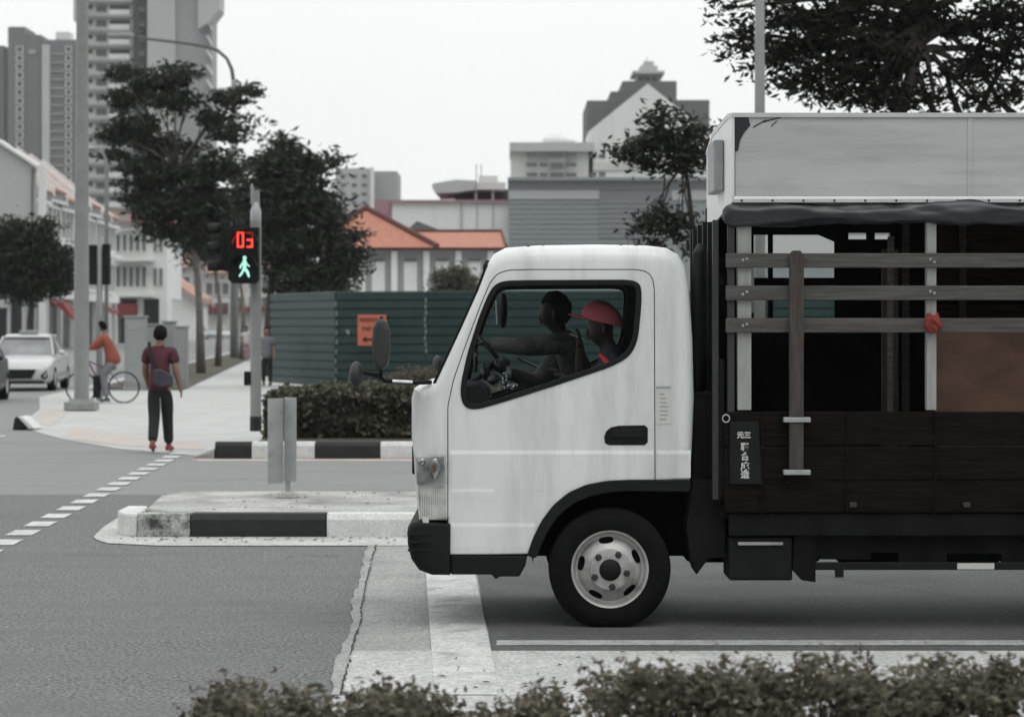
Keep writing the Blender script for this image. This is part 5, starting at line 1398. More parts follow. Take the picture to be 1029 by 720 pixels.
# left tree
d = 97; bx = wx(30, d)
clL = [C(66, 288, 10, 7), C(70, 270, 7, 4), C(-12, 245, 18, 16), C(44, 226, 10, 6), C(10, 238, 22, 18), C(35, 240, 20, 16), C(15, 265, 28, 22), C(48, 262, 22, 18), C(58, 280, 14, 12), C(30, 288, 28, 14), C(-5, 275, 22, 20), C(62, 255, 8, 6)]
tree('roadside_tree', 'dark bushy tree above the white taxi at the left edge', (bx, d), [(bx, d, 0), (bx, d, 1.5), (bx + .1, d, 3)], .2, clL, 16000, .13, M['leaf_dark'], M['bark_dark'], clump=.24, shell=.3)
# tree behind cab
d = 40; bx = wx(700, d)
clT = [C(665, 118, 18, 12), C(650, 142, 24, 10), C(628, 155, 16, 9), C(680, 145, 26, 16), C(700, 130, 16, 14), C(690, 165, 24, 12), C(655, 165, 20, 8), C(708, 155, 9, 14), C(665, 218, 22, 10), C(645, 230, 14, 8), C(685, 230, 20, 14), C(700, 250, 12, 10), C(655, 250, 14, 7)]
tree('young_tree', 'thin young tree between the cab roof and the cargo canopy', (bx, d), [(bx, d, 0), (bx, d, 1.8), (wx(698, d), d, wz(240, d)), (wx(692, d), d, wz(190, d)), (wx(686, d), d, wz(150, d))], .055, clT, 3300, .072, M['leaf_mid'], M['bark_dark'], clump=.13, extra=3, per=10, shell=.2)
# big tree top right
d = 37; bx = wx(905, d)
clR = [C(890, 104, 24, 6), C(940, 100, 18, 8), C(980, 102, 22, 7), C(830, 98, 16, 7), C(812, 50, 20, 14), C(840, 72, 18, 12), C(900, 60, 22, 14), C(735, 8, 14, 8), C(728, 38, 10, 5), C(745, 50, 16, 8), C(760, 66, 14, 7), C(752, 30, 14, 6), C(790, 15, 26, 16), C(785, 52, 26, 14), C(810, 80, 26, 11), C(780, 88, 12, 6), C(828, 30, 28, 22), C(855, 10, 30, 18), C(865, 60, 30, 26), C(885, 92, 30, 14), C(905, 25, 26, 18), C(850, 95, 18, 10), C(925, 95, 14, 8), C(930, 8, 24, 12), C(965, 28, 18, 14), C(975, 68, 26, 20), C(1000, 15, 28, 18), C(1010, 50, 20, 22), C(1040, 30, 26, 24), C(1010, 92, 22, 9), C(1060, 80, 22, 22), C(870, -40, 60, 26), C(960, -50, 70, 28), C(1080, -20, 40, 30), C(780, -35, 40, 18)]
tree('shade_tree', 'big spreading tree above the truck canopy at the top right', (bx, d), [(bx, d, 0), (bx, d, 2.2), (bx - .1, d, wz(130, d)), (wx(915, d), d, wz(80, d)), (wx(930, d), d, wz(10, d))], .17, clR, 16500, .078, M['leaf_black'], M['bark_dark'], clump=.17, extra=1, per=14, shell=.2, limbs=[[(943, 116), (930, 88), (922, 62), (934, 20)], [(922, 62), (905, 40), (900, 10)], [(1022, 116), (1004, 96), (985, 60), (990, 20)], [(968, 116), (957, 90), (952, 60)], [(985, 116), (996, 90), (1012, 60)]])
# bush behind the hoarding in front of the red roofed building
d = 90; cb = [C(452, 280, 14, 9), C(466, 286, 13, 10), C(445, 292, 10, 7), C(458, 272, 6, 4)]
tree('small_tree', 'rounded bush showing above the hoarding left of the cab windscreen', (wx(458, d), d), [(wx(458, d), d, 0), (wx(458, d), d, 1.2), (wx(458, d), d, 2.2)], .08, cb, 3500, .09, M['leaf_hedge'], M['bark'], clump=.2)


# ============================================================ VEHICLES
def car(label, xc, yf, body_mat, scale=1., taxi=False, detail=True, L=4.4, group=None, rot=0., name='car'):
    t = thing(name, label, 'car' if not taxi else 'taxi', (xc, yf, .0), group)
    W = .9
    # stations along length (front at y=0 going +y): (y, halfwidth, z_low, z_belt, z_top, half width at top)
    st = [(0.0, .66, .30, .55, .60), (.10, .80, .22, .66, .70), (.45, .88, .20, .78, .82), (1.25, W, .20, .90, .95), (1.9, W, .20, .93, .97), (3.0, W, .20, .95, .98), (3.8, .89, .22, .98, 1.02), (4.25, .82, .26, .94, 1.0), (4.4, .72, .34, .85, .92)]
    k = L / 4.4
    mb = MB(); vs = []; fs = []; n = 10
    for (y, w, zl, zb_, zt_) in st:
        sec = [(-w * .9, zl), (-w, zl + .12), (-w, (zl + zb_) / 2), (-w * .985, zb_ - .04), (-w * .86, zt_), (w * .86, zt_), (w * .985, zb_ - .04), (w, (zl + zb_) / 2), (w, zl + .12), (w * .9, zl)]
        vs += [(xc + a, yf + y * k, b) for a, b in sec]
    for i in range(len(st) - 1):
        for j in range(n): fs.append((i * n + j, i * n + (j + 1) % n, (i + 1) * n + (j + 1) % n, (i + 1) * n + j))
    fs += [tuple(range(n)), tuple(range((len(st) - 1) * n, len(st) * n))]
    mb.add(vs, fs); b = mb.build('body', body_mat, t, bevel=.03, smooth=40, seg=2)
    # greenhouse
    g = [(1.15, .78, .93), (1.95, .62, 1.40), (2.5, .60, 1.46), (3.1, .60, 1.44), (4.05, .72, 1.0)]
    sec = lambda y, wt, zt_, wb: [(-wb, .92), (-wt, zt_), (wt, zt_), (wb, .92)]
    mb = MB(); vs = []; fs = []
    for (y, wt, zt_) in g:
        vs += [(xc + a, yf + y * k, b_) for a, b_ in sec(y, wt, zt_, .80 if zt_ > 1.1 else .79)]
    for i in range(4):
        for j in range(3): fs.append((i * 4 + j, i * 4 + j + 1, (i + 1) * 4 + j + 1, (i + 1) * 4 + j))
    mb.add(vs, fs); mb.build('windows', M['car_glass'], t, bevel=.02)
    mb = MB()
    vs = []
    for (y, w, z) in ((1.88, .60, 1.405), (2.3, .62, 1.475), (2.9, .61, 1.48), (3.3, .58, 1.41)): vs += [(xc - w, yf + y * k, z), (xc - w * .8, yf + y * k, z + .02), (xc + w * .8, yf + y * k, z + .02), (xc + w, yf + y * k, z)]
    mb.add(vs, [(i * 4 + j, i * 4 + j + 1, i * 4 + j + 5, i * 4 + j + 4) for i in range(3) for j in range(3)]); o = mb.build('roof', body_mat, t, smooth=True); s_ = o.modifiers.new('s', 'SOLIDIFY'); s_.thickness = .03
    for s in (-1, 1):
        for (p, q, r_) in (((.80, 1.12, .93), (.635, 1.93, 1.42), .028), ((.61, 3.1, 1.45), (.74, 4.05, 1.0), .035), ((.80, 2.55, .93), (.625, 2.5, 1.46), .025)):
            mb = MB(); mb.tube([(xc + s * p[0], yf + p[1] * k, p[2]), (xc + s * q[0], yf + q[1] * k, q[2])], r_, 6); mb.build('pillar', body_mat, t)
    for s in (-1, 1):
        for y in (.85, 3.55):
            mb = MB(); c = (xc + s * .80, yf + y * k, .32); mb.lathe([(.19, -.09), (.30, -.10), (.32, -.06), (.32, .06), (.30, .10), (.19, .09)], c, 'x', 28, closed=True)
            w = mb.build('wheel', M['rubber'], t, smooth=35)
            mb = MB(); mb.lathe([(.20, s * .07), (.17, s * .095), (.05, s * .105), (.001, s * .105)], c, 'x', 20); mb.build('rim', M['rim'], w, smooth=35)
        if detail:
            mb = MB(); mb.add([(xc + s * .79, yf + .20, .66), (xc + s * .88, yf + .62, .78), (xc + s * .62, yf + .34, .74), (xc + s * .44, yf + .06, .655), (xc + s * .45, yf + .02, .60), (xc + s * .78, yf + .12, .58)], [(0, 1, 2, 3, 4, 5)])
            o = mb.build('headlight', M['chrome'], t, fix=False); s_ = o.modifiers.new('s', 'SOLIDIFY'); s_.thickness = .03; s_.offset = 0
            mb = MB(); mb.prism([(xc + s * .60, .40), (xc + s * .77, .56), (xc + s * .79, .36), (xc + s * .70, .32)], yf - .01, yf + .2); f_ = mb.build('fog_lamp_recess', M['black_plastic'], t)
            mb = MB(); mb.prism([(xc + s * .70, .38), (xc + s * .755, .52), (xc + s * .77, .50), (xc + s * .745, .37)], yf - .03, yf + .0); mb.build('daytime_lamp', M['sole'], f_)
            mb = MB(); mb.ball((xc + s * .97, yf + 1.55 * k, 1.0), (.11, .07, .075), 12, 8); mb.build('wing_mirror', body_mat, t, smooth=True)
    if detail:
        mb = MB(); mb.prism([(xc - .50, .58), (xc + .50, .58), (xc + .38, .34), (xc - .38, .34)], yf - .03, yf + .06); g_ = mb.build('grille', M['black_plastic'], t, bevel=.01)
        mb = MB(); mb.box(xc - .26, xc + .26, yf - .04, yf - .028, .40, .50); mb.build('number_plate', M['black_gloss'], t)
        mb = MB(); mb.box(xc - .7, xc + .7, yf - .01, yf + .12, .20, .27); mb.build('lower_grille', M['black_plastic'], t, bevel=.01)
    if taxi:
        mb = MB(); mb.box(xc - .25, xc + .25, yf + 2.2, yf + 2.36, 1.50, 1.60); mb.build('roof_sign', M['cabinet'], t, bevel=.02)
    if rot:
        t.rotation_euler.z = rot
    return t


car('white taxi with a grey roof sign waiting at the junction', wx(50, 65) - .86, 65, M['car_white'], taxi=True, rot=math.radians(3.2), name='taxi')
car('black car cut off at the left edge of the view in front of the taxi', -12.46, 54.6, M['car_black'], rot=math.radians(3.8))
for (px, d, m, lab) in ((197, 290, 'car_white', 'distant white car, leftmost in the row beyond the verge'), (212, 300, 'car_silver', 'distant silver car second from left in the row beyond the verge'), (226, 300, 'car_white', 'distant white car, rightmost in the row beyond the verge')):
    car(lab, wx(px, d), d, M[m], detail=False, group='distant cars beyond the verge')

# ============================================================ BUILDINGS
def win(name, w, h, parent, x, y, z, glassm, framem=None, depth=.12, axis='y'):
    """window with its frame, copied from a cache"""
    key = (name, w, h, glassm.name, framem.name if framem else '', axis)
    if key not in WC:
        mb = MB(); mb.box(-w / 2, w / 2, -.02, .02, -h / 2, h / 2) if axis == 'y' else mb.box(-.02, .02, -w / 2, w / 2, -h / 2, h / 2)
        o = mb.build(name, glassm)
        ch = None
        if framem:
            mb = MB(); f_ = min(w, h) * .15
            R = [(-w / 2 - f_, w / 2 + f_, h / 2, h / 2 + f_), (-w / 2 - f_, w / 2 + f_, -h / 2 - f_, -h / 2), (-w / 2 - f_, -w / 2, -h / 2, h / 2), (w / 2, w / 2 + f_, -h / 2, h / 2)]
            for (a, b, c, e) in R:
                mb.box(a, b, -depth, .01, c, e) if axis == 'y' else mb.box(-.01, depth, a, b, c, e)
            ch = mb.build('frame', framem); ch.parent = o
        o.parent = parent; o.location = Vector((x, y, z)) - world_off(parent); WC[key] = o
        return o
    o = copy_obj(WC[key], parent, Vector((x, y, z)) - world_off(parent))
    return o


WC = {}


def bl(px0, px1, y0, y1, d, dp, mb, mi=0):       # block by picture extents at distance d
    mb.box(wx(px0, d), wx(px1, d), d, d + dp, max(-.5, wz(y1, d)), wz(y0, d), mi)


# tower A (left, blank end walls)
d = 470
t = thing('apartment_tower', 'tall apartment tower with two blank grey panels, running out of the top of the view', 'building', (wx(150, d), d, 0))
mb = MB(); bl(79, 134, -150, 400, d, 18, mb); mb.build('wall', M['w_cream'], t)
mb = MB(); bl(134, 148, -150, 400, d - 1.5, 18, mb); mb.build('stair_shaft', M['w_ddark'], t)
mb = MB(); bl(148, 176, -150, 400, d - 6, 22, mb); mb.build('end_panel', M['w_lgrey'], t)
mb = MB(); bl(176.2, 213, -150, 400, d - 5, 8, mb); mb.build('end_panel', M['w_grey'], t)
mb = MB(); e = d - 6
mb.prism([(wx(200, e), wz(30, e)), (wx(211, e), wz(23, e)), (wx(221, e), wz(10, e)), (wx(222, e), wz(-150, e)), (wx(200, e), wz(-150, e))], e - 1.5, e + 7); mb.build('upper_wing', M['w_lgrey'], t)
mb = MB(); mb.prism([(wx(70, e), wz(18, e)), (wx(79, e), wz(26, e)), (wx(79, e), wz(-150, e)), (wx(70, e), wz(-150, e))], e + 4, e + 20); mb.build('upper_wing', M['w_lgrey'], t)
for k in range(22):
    yy = -37 + 14.8 * k
    win('window', 10.5 * d / F, 4.3 * d / F * 1.5, t, wx(102, d), d - .1, wz(yy + 1.5, d), M['win_mid'])
    win('window', 20 * d / F, 4. * d / F, t, wx(120.5, d), d - .1, wz(yy, d), M['win_dark'])
    win('window', 4 * d / F, 4 * d / F, t, wx(91, d), d - .1, wz(yy, d), M['win_dark'])
    win('window', 3 * d / F, 4 * d / F, t, wx(81, d), d - .1, wz(yy + .5, d), M['win_dark'])
mb = MB()
for k in range(22): yy = -37 + 14.8 * k; mb.box(wx(79, d), wx(134, d), d - 1.0, d, wz(yy + 10.5, d), wz(yy + 8, d))
mb.build('balcony_slabs', M['w_grey'], t)
mb = MB()
for k in range(22): yy = -37 + 14.8 * k; mb.box(wx(110, d), wx(131, d), d - .8, d - .2, wz(yy + 8, d), wz(yy + 3, d))
mb.build('parapets', M['w_white'], t)
mb = MB()
for k in range(22): yy = -37 + 14.8 * k; mb.box(wx(141, d), wx(147.5, d), d - 2.2, d - 1.4, wz(yy + 6, d), wz(yy + 1, d))
mb.build('landing_walls', M['w_dgrey'], t)
mb = MB()
for k in range(14): yy = 20 + 14.8 * k; mb.prism([(wx(208, d - 6), wz(yy, d - 6)), (wx(213, d - 6), wz(yy + 8, d - 6)), (wx(213, d - 6), wz(yy + 11, d - 6)), (wx(208, d - 6), wz(yy + 3, d - 6))], d - 6.4, d - 5)
mb.build('corner_balconies', M['w_white'], t)
# left towers
d = 870
t = thing('apartment_tower', 'dark grey apartment tower at the far left with stepped top', 'building', (wx(20, d), d, 0))
mb = MB(); bl(8, 25, 27, 400, d, 20, mb); bl(25.1, 41, 35, 400, d + .5, 20, mb); bl(-8, 4, 46, 400, d + 6, 20, mb); mb.build('wall', M['w_dgrey'], t)
for k in range(22): win('window', 5.5 * d / F, 5 * d / F, t, wx(20, d), d - .2, wz(50 + 8.6 * k, d), M['win_dark'], M['w_white'], .6)
for k in range(1): win('vent', 7 * d / F, 4 * d / F, t, wx(32, d), d, wz(52, d), M['w_grey'])
t = thing('apartment_tower', 'grey apartment tower with a pale vertical strip, left of the tall lamp post', 'building', (wx(58, d), d, 0))
mb = MB(); bl(42, 79, 40, 400, d, 20, mb); mb.build('wall', M['w_dgrey'], t)
mb = MB(); bl(42, 49.5, 45, 400, d - 2, 5, mb); mb.build('pale_strip', M['w_lgrey'], t)
mb = MB(); bl(56, 70, 32, 40, d + 5, 8, mb); mb.build('roof_house', M['w_white'], t)
for k in range(22):
    win('window', 4.5 * d / F, 5 * d / F, t, wx(69, d), d - .2, wz(50 + 8.6 * k, d), M['win_dark'], M['w_white'], .6)
mb = MB()
for k in range(22): mb.box(wx(50, d), wx(65, d), d - .6, d, wz(55 + 8.6 * k, d), wz(53.8 + 8.6 * k, d))
mb.build('floor_bands', M['w_grey'], t)

# shophouse row
EH, RH = 11.0, 15.0
fxs = lambda d: -23.8 - .05 * (d - 170) + .0
fX = lambda d: -23.8 - .05 * d
UN = 7; UL = 7.2; d0 = 165.
words = ['nearest', 'second', 'third', 'fourth', 'fifth', 'sixth', 'seventh', 'eighth', 'ninth', 'tenth']
for i in range(UN):
    da = d0 + i * UL; db = da + UL; xa, xb = fX(da), fX(db)
    eh = EH + (.35 if i % 3 == 1 else 0)
    t = thing('shophouse', f'{words[i]} three-storey shophouse of the receding row at the left, counted from the white end wall', 'building', (xa, da, 0), 'shophouses in the row at the left')
    mb = MB(); mb.add([(xa, da, 3.6), (xb, db, 3.6), (xb, db, eh), (xa, da, eh), (xa - 10, da, 3.6), (xb - 10, db, 3.6), (xb - 10, db, eh), (xa - 10, da, eh)],
                      [(0, 1, 2, 3), (4, 7, 6, 5), (0, 3, 7, 4), (1, 5, 6, 2), (0, 4, 5, 1), (3, 2, 6, 7)])
    mb.box(xa - 9, xa - 2.5, da + .1, db - .1, 0, 3.6, 1)
    for q in (da + .25, db - .25): mb.box(xa - .35, xa, q - .2, q + .2, 0, 3.6)
    mb.build('wall', [M['w_white'], M['win_dark']], t)
    mb = MB()
    mb.add([(xa + .7, da, eh - .15), (xb + .7, db, eh - .15), (xb - 5, db, RH), (xa - 5, da, RH), (xa - 10.5, da, eh), (xb - 10.5, db, eh)], [(0, 1, 2, 3), (3, 2, 5, 4)])
    o = mb.build('roof', M['tiles_old'] if i % 2 == 0 else M['tiles_old'], t); s_ = o.modifiers.new('s', 'SOLIDIFY'); s_.thickness = .25
    mb = MB(); mb.prism([(xa + .75, eh - .1), (xa - 5, RH + .55), (xa - 10.6, eh + .1), (xa - 10.6, eh - .6), (xa - 5, RH - .3), (xa + .75, eh - .75)], da - .18, da + .18); mb.build('party_wall', M['w_white'], t)
    mb = MB(); mb.box(xa + .0, xa + .45, da + .2, db - .2, 7.4, 7.7); mb.box(xa, xa + .3, da + .2, db - .2, eh - 1.0, eh - .8)
    mb.box(xa, xa + .25, da + .2, db - .2, 3.6, 4.2); mb.build('cornice', M['w_white'], t)
    mb = MB(); mb.box(xa - .02, xa + .25, da + .35, db - .35, eh - 1.9 + .95, eh - .25); mb.build('eave_shade_band', M['win_mid'], t)  # dark band standing in for the shadow below the eaves
    for fl, (zc, hh) in enumerate(((5.7, 2.3), (9.0, 1.9))):
        for q in range(3):
            yy = da + UL * (.2 + .3 * q)
            win('window', 1.45, hh, t, fX(yy) + .03, yy, zc, M['win_dark'] if (q + i) % 4 else M['win_mid'], M['w_white'], .25, 'x')
    if i in (1, 5):
        mb = MB(); mb.prism([(xa, 3.5), (xa + 1.3, 2.8), (xa + 1.3, 2.65), (xa, 3.35)], da + 1.5, db - 2); mb.build('awning', M['awning_red'], t)
# white end wall with raised gable facing the camera
d = 163.5; X0 = wx(33.5, d)
t = thing('end_building', 'plain white gabled end wall at the left edge above the dark tree', 'building', (X0, d, 0))
mb = MB(); mb.prism([(X0, 0), (X0, wz(168, d)), (wx(-20, d), wz(131, d)), (wx(-70, d), wz(100, d)), (wx(-140, d), wz(140, d)), (wx(-140, d), 0)], d, d + 1.2); mb.build('wall', M['w_lgrey'], t)
mb = MB(); mb.prism([(X0 + .3, wz(169, d)), (X0 + .3, wz(165.5, d)), (wx(-20, d), wz(128.5, d)), (wx(-20, d), wz(131.5, d))], d - .3, d + 1.5); mb.build('coping', M['w_white'], t)
mb = MB(); bl(-40, 26, 292, 345, d - .1, .08, mb); mb.build('shopfront', M['win_dark'], t)
for px in (-8, 7, 22): mb = MB(); bl(px, px + 3, 290, 345, d - .8, .5, mb); mb.build('column', M['w_lgrey'], t)
mb = MB(); bl(-2, 7, 301, 309, d - 1.1, .2, mb); mb.build('signboard', M['w_lgrey'], t)
mb = MB(); mb.box(X0 + .35, X0 + .75, d - .05, d + .6, 0, wz(166, d)); mb.build('corner_pier', M['w_white'], t)
mb = MB(); mb.tube([(X0 - .05, d - .12, 3), (X0 - .05, d - .12, wz(170, d))], .07, 6); mb.build('drainpipe', M['w_dgrey'], t)
# awning over shop door near left
d = 150; mb = MB(); x0 = wx(57, d); x1 = wx(74, d)
mb.prism([(x0, wz(304, d)), (x0 + .3, wz(303, d)), (x1, wz(320, d)), (x1, wz(322, d)), (x0, wz(307, d))], d, d + 2.5); o = mb.build('awning', M['awning_red'], None)
tag(o, 'sloping red awning to the right of the left tree', 'awning')
# balconied block facing the camera
d = 232
t = thing('balcony_shophouse', 'white shophouse with two arched balconies facing the junction', 'building', (wx(140, d), d, 0))
Z = lambda py: wz(py, d)
mb = MB(); bl(108, 168, 222, 300, d, 10, mb); bl(112, 118, 300, 345, d, 3, mb); bl(160, 168, 300, 345, d, 3, mb); bl(138, 143, 300, 345, d - .3, 1, mb); mb.build('wall', M['w_white'], t)
mb = MB(); bl(118, 160, 300, 345, d + 3, 5, mb); mb.build('arcade', M['w_dgrey'], t)
mb = MB(); mb.prism([(wx(108, d), Z(222)), (wx(115, d), Z(212)), (wx(160, d), Z(214)), (wx(171, d), Z(225)), (wx(171, d), Z(226))], d - 1, d + 10); mb.build('roof', M['tiles_old'], t)
for (yb_, yw0, yw1) in ((260, 236, 254), (296, 268, 288)):
    mb = MB(); bl(113, 153, yb_ - 2, yb_ + 2, d - 1.6, 1.6, mb); bl(113, 153, yb_ - 8, yb_ - 6.5, d - 1.6, .15, mb)
    for k in range(18): X_ = wx(114 + 2.2 * k, d); mb.box(X_, X_ + .08, d - 1.6, d - 1.5, Z(yb_ - 2), Z(yb_ - 7))
    mb.build('balcony', M['w_white'], t)
    for px in (119, 125.5, 132, 138.5, 145): win('window', 3.6 * d / F, (yw1 - yw0) * d / F, t, wx(px, d), d - .05, Z((yw0 + yw1) / 2), M['win_mid'], M['w_white'], .2)
    for px in (156, 162): win('window', 2.6 * d / F, (yw1 - yw0 - 3) * d / F, t, wx(px, d), d - .05, Z((yw0 + yw1) / 2), M['win_mid'], M['w_cream'], .2)
for (yc) in (240, 272):
    mb = MB()
    pts = [(wx(132, d) + 1.75 * math.cos(a), d - .4, Z(yc) + .9 * math.sin(a)) for a in [PI * k / 12 for k in range(13)]]; mb.tube(pts, .12, 6); mb.build('arch', M['w_white'], t)
mb = MB(); bl(114, 137, 305, 318, d - 1.2, .8, mb); mb.build('awning', M['awning_red'], t)
# further white shop buildings
d = 285; t = thing('corner_shop', 'low white building with a sloping roof line beyond the balconied shophouse', 'building', (wx(180, d), d, 0)); Z = lambda py: wz(py, d)
mb = MB(); mb.prism([(wx(166, d), 0), (wx(166, d), Z(278)), (wx(196, d), Z(300)), (wx(196, d), 0)], d, d + 12); mb.build('wall', M['w_white'], t)
mb = MB(); mb.prism([(wx(165, d), Z(275)), (wx(165, d), Z(279)), (wx(200, d), Z(305)), (wx(200, d), Z(299))], d - 1, d + 13); mb.build('roof', M['tiles_old'], t)
d = 340
for j, (a, b_, top, lab) in enumerate(((170, 205, 262, 'distant pale shophouse behind the low white building'), (205, 232, 268, 'distant pale shophouse between the street tree trunks'), (232, 275, 262, 'distant pale shophouse behind the pedestrian signal'))):
    t = thing('distant_shophouse', lab, 'building', (wx((a + b_) / 2, d), d, 0), 'distant shophouses'); Z = lambda py: wz(py, d)
    mb = MB(); bl(a, b_ - .3, top, 345, d, 10, mb); mb.build('wall', M['w_cream'], t)
    mb = MB(); mb.prismx([(d - 1, Z(top + 6)), (d + 5, Z(top - 10)), (d + 11, Z(top))], wx(a, d), wx(b_ - .3, d)); mb.build('roof', M['tiles_old'], t)
    for k in range(3):
        px = a + (b_ - a) * (.2 + .3 * k); win('window', .9, 1.6, t, wx(px, d), d - .05, Z(top + 22), M['win_mid'], M['w_white']); win('window', .9, 1.6, t, wx(px, d), d - .05, Z(top + 42), M['win_mid'], M['w_white'])
    mb = MB(); bl(a + 3, b_ - 6, 308, 313, d - 1.5, 1.4, mb); mb.build('awning', M['awning_red'], t)

# red roofed building
d = 112; Z = lambda py, e=None: wz(py, e or d); t = thing('tiled_roof_hall', 'low pavilion with orange tiled roof and white shuttered bays behind the hoarding', 'building', (wx(400, d), d, 0))
x0, x1 = wx(322, d), wx(503, d)
mb = MB(); mb.box(x0, x1, d, d + 9, 0, Z(250)); mb.build('wall', M['w_grey'], t)
for k in range(6):
    px = 332 + 32.2 * k
    mb = MB(); mb.box(wx(px, d) - .14, wx(px, d) + .14, d - .25, d - .0, 0, Z(252)); mb.build('pilaster', M['w_white'], t, bevel=.02)
for k in range(5):
    px = 348 + 32.2 * k
    if px > 490: continue
    mb = MB(); mb.box(wx(px - 6.6, d), wx(px + 6.6, d), d - .06, d - .003, 0, Z(262)); s_ = mb.build('shutter', M['shutter'], t)
    mb = MB(); mb.box(wx(px - 6, d), wx(px + 6, d), d - .16, d - .06, Z(262.5), Z(260.5)); mb.build('hood', M['w_dgrey'], s_)
mb = MB(); mb.box(x0 - .3, x1 + .3, d - .45, d - .25, Z(251), Z(249)); mb.build('gutter', M['ridge_red'], t)
e = d + 4.5; zr = wz(233, e)
mb = MB(); mb.add([(wx(400, d), d - .6, Z(249)), (wx(509, d), d - .6, Z(249)), (wx(504, e), e, zr), (wx(400, e), e, zr), (wx(509, d), d + 9.6, Z(249)), (wx(400, d), d + 9.6, Z(249))], [(0, 1, 2, 3), (1, 4, 2), (4, 5, 3, 2)]); mb.build('roof', M['tiles'], t)
e2 = d + 3.; mb = MB(); zp = wz(210, e2); pa = (wx(368, e2), e2, zp)
L0, R0 = (wx(292, d), d - .62, Z(249)), (wx(440, d), d - .62, Z(249)); Lb, Rb = (L0[0], d + 9.6, Z(249)), (R0[0], d + 9.6, Z(249)); pb = (pa[0], d + 8, zp)
mb.add([L0, R0, pa, Rb, Lb, pb], [(0, 1, 2), (1, 3, 5, 2), (3, 4, 5), (4, 0, 2, 5)]); mb.build('hipped_roof', M['tiles'], t)
mb = MB(); up = Vector((0, 0, .06))
mb.tube([Vector(pa) + up, Vector(R0) + up], .13, 6); mb.tube([Vector(pa) + up, Vector(L0) + up], .13, 6); mb.tube([Vector(pa) + up, Vector(pb) + up], .16, 6)
mb.tube([(wx(400, e), e, zr + .05), (wx(504, e), e, zr + .05), (wx(509, d), d - .6, Z(249) + .05)], .07, 6); mb.build('ridge_tiles', M['ridge_red'], t)
# white long building behind
d = 175; t = thing('white_warehouse', 'long plain white building with a rooftop pavilion behind the orange roof', 'building', (wx(450, d), d, 0)); Z = lambda py: wz(py, d)
mb = MB(); bl(394, 515, 203, 400, d, 30, mb); mb.build('wall', M['w_white'], t)
mb = MB(); bl(392, 512, 200.8, 203, d - .3, 31, mb); mb.build('coping', M['pink'], t)
mb = MB(); bl(376, 394, 200.5, 400, d + 1, 20, mb); mb.build('pink_block', M['pink'], t)
mb = MB(); bl(463, 464, 204, 260, d - .15, .14, mb); bl(479, 479.6, 204, 260, d - .1, .1, mb); bl(495, 495.6, 204, 260, d - .1, .1, mb); mb.build('drainpipe', M['w_grey'], t)
mb = MB(); bl(457, 512, 190, 201, d + 4, 8, mb); mb.build('pavilion_wall', M['w_ddark'], t)
mb = MB()
for px in (478, 495): bl(px - 1, px + 1.5, 190, 201, d + 1, .5, mb)
mb.prism([(wx(434, d), Z(184)), (wx(458, d), Z(180)), (wx(478, d), Z(181)), (wx(478, d), Z(190)), (wx(458, d), Z(193)), (wx(439, d), Z(193.5)), (wx(434, d), Z(188))], d + .5, d + 10)
mb.build('canopy', M['w_lgrey'], t)
mb = MB(); bl(479, 508, 183, 190.3, d + .5, 9, mb); bl(481, 500, 176.5, 183, d + 2, 6, mb); mb.build('roof_house', M['w_cream'], t)
mb = MB()
for px in (478, 483): mb.tube([(wx(px, d), d + 3, Z(183)), (wx(px, d), d + 3, Z(162))], .04, 5)
mb.build('antenna', M['w_grey'], t)
mb = MB(); e = d - 40; mb.prism([(wx(404, e), wz(235, e)), (wx(419, e), wz(222, e)), (wx(452, e), wz(235, e))], e, e + 8); o = mb.build('roof_gable', M['w_dgrey'], None); tag(o, 'low grey gable roof peeping over the orange roof ridge', 'roof')
# gray tower
d = 420; t = thing('apartment_tower', 'pale grey mid-height tower left of the orange tiled roof', 'building', (wx(365, d), d, 0))
mb = MB(); bl(337, 373, 169, 400, d, 15, mb); mb.build('wall', M['w_lgrey'], t)
mb = MB(); bl(374.5, 399, 172, 400, d + 4, 15, mb); mb.build('side_block', M['w_grey'], t)
mb = MB(); bl(372, 375, 168, 400, d - 1, 4, mb); mb.build('white_fin', M['w_white'], t)
for k in range(5):
    for px in (345, 356, 366): win('window', 5 * d / F, 3 * d / F, t, wx(px, d), d - .1, wz(177 + 9 * k, d), M['win_mid'])
# big grey shed
d = 150; t = thing('clad_warehouse', 'wide blue-grey clad building behind the truck cab', 'building', (wx(620, d), d, 0)); Z = lambda py: wz(py, d)
mb = MB(); bl(511, 1300, 181, 400, d, 40, mb); mb.build('wall', M['shed'], t)
mb = MB(); bl(510, 1301, 178, 181, d - .5, 41, mb); mb.build('parapet', M['shed'], t)
mb = MB(); bl(511, 1300, 181, 190.5, d - .12, .1, mb); mb.build('dark_band', M['shed_dark'], t)
mb = MB(); bl(511.2, 602, 191, 200, d - .1, .08, mb); bl(675, 760, 191, 201, d - .1, .08, mb); mb.build('pale_band', M['shed_light'], t)
mb = MB(); bl(602, 675, 191, 239, d - .08, .06, mb); bl(830, 930, 191, 239, d - .08, .06, mb); mb.build('cladding_panel', M['shed_dark'], t)
mb = MB()
for k in range(10): bl(511.2, 675, 202.5 + 5.0 * k, 203.1 + 5.0 * k, d - .14, .05, mb)
mb.build('cladding_ribs', M['shed_light'], t)
mb = MB(); bl(740, 1200, 236, 262, d - .3, .2, mb); mb.build('pale_wall', M['w_lgrey'], t)
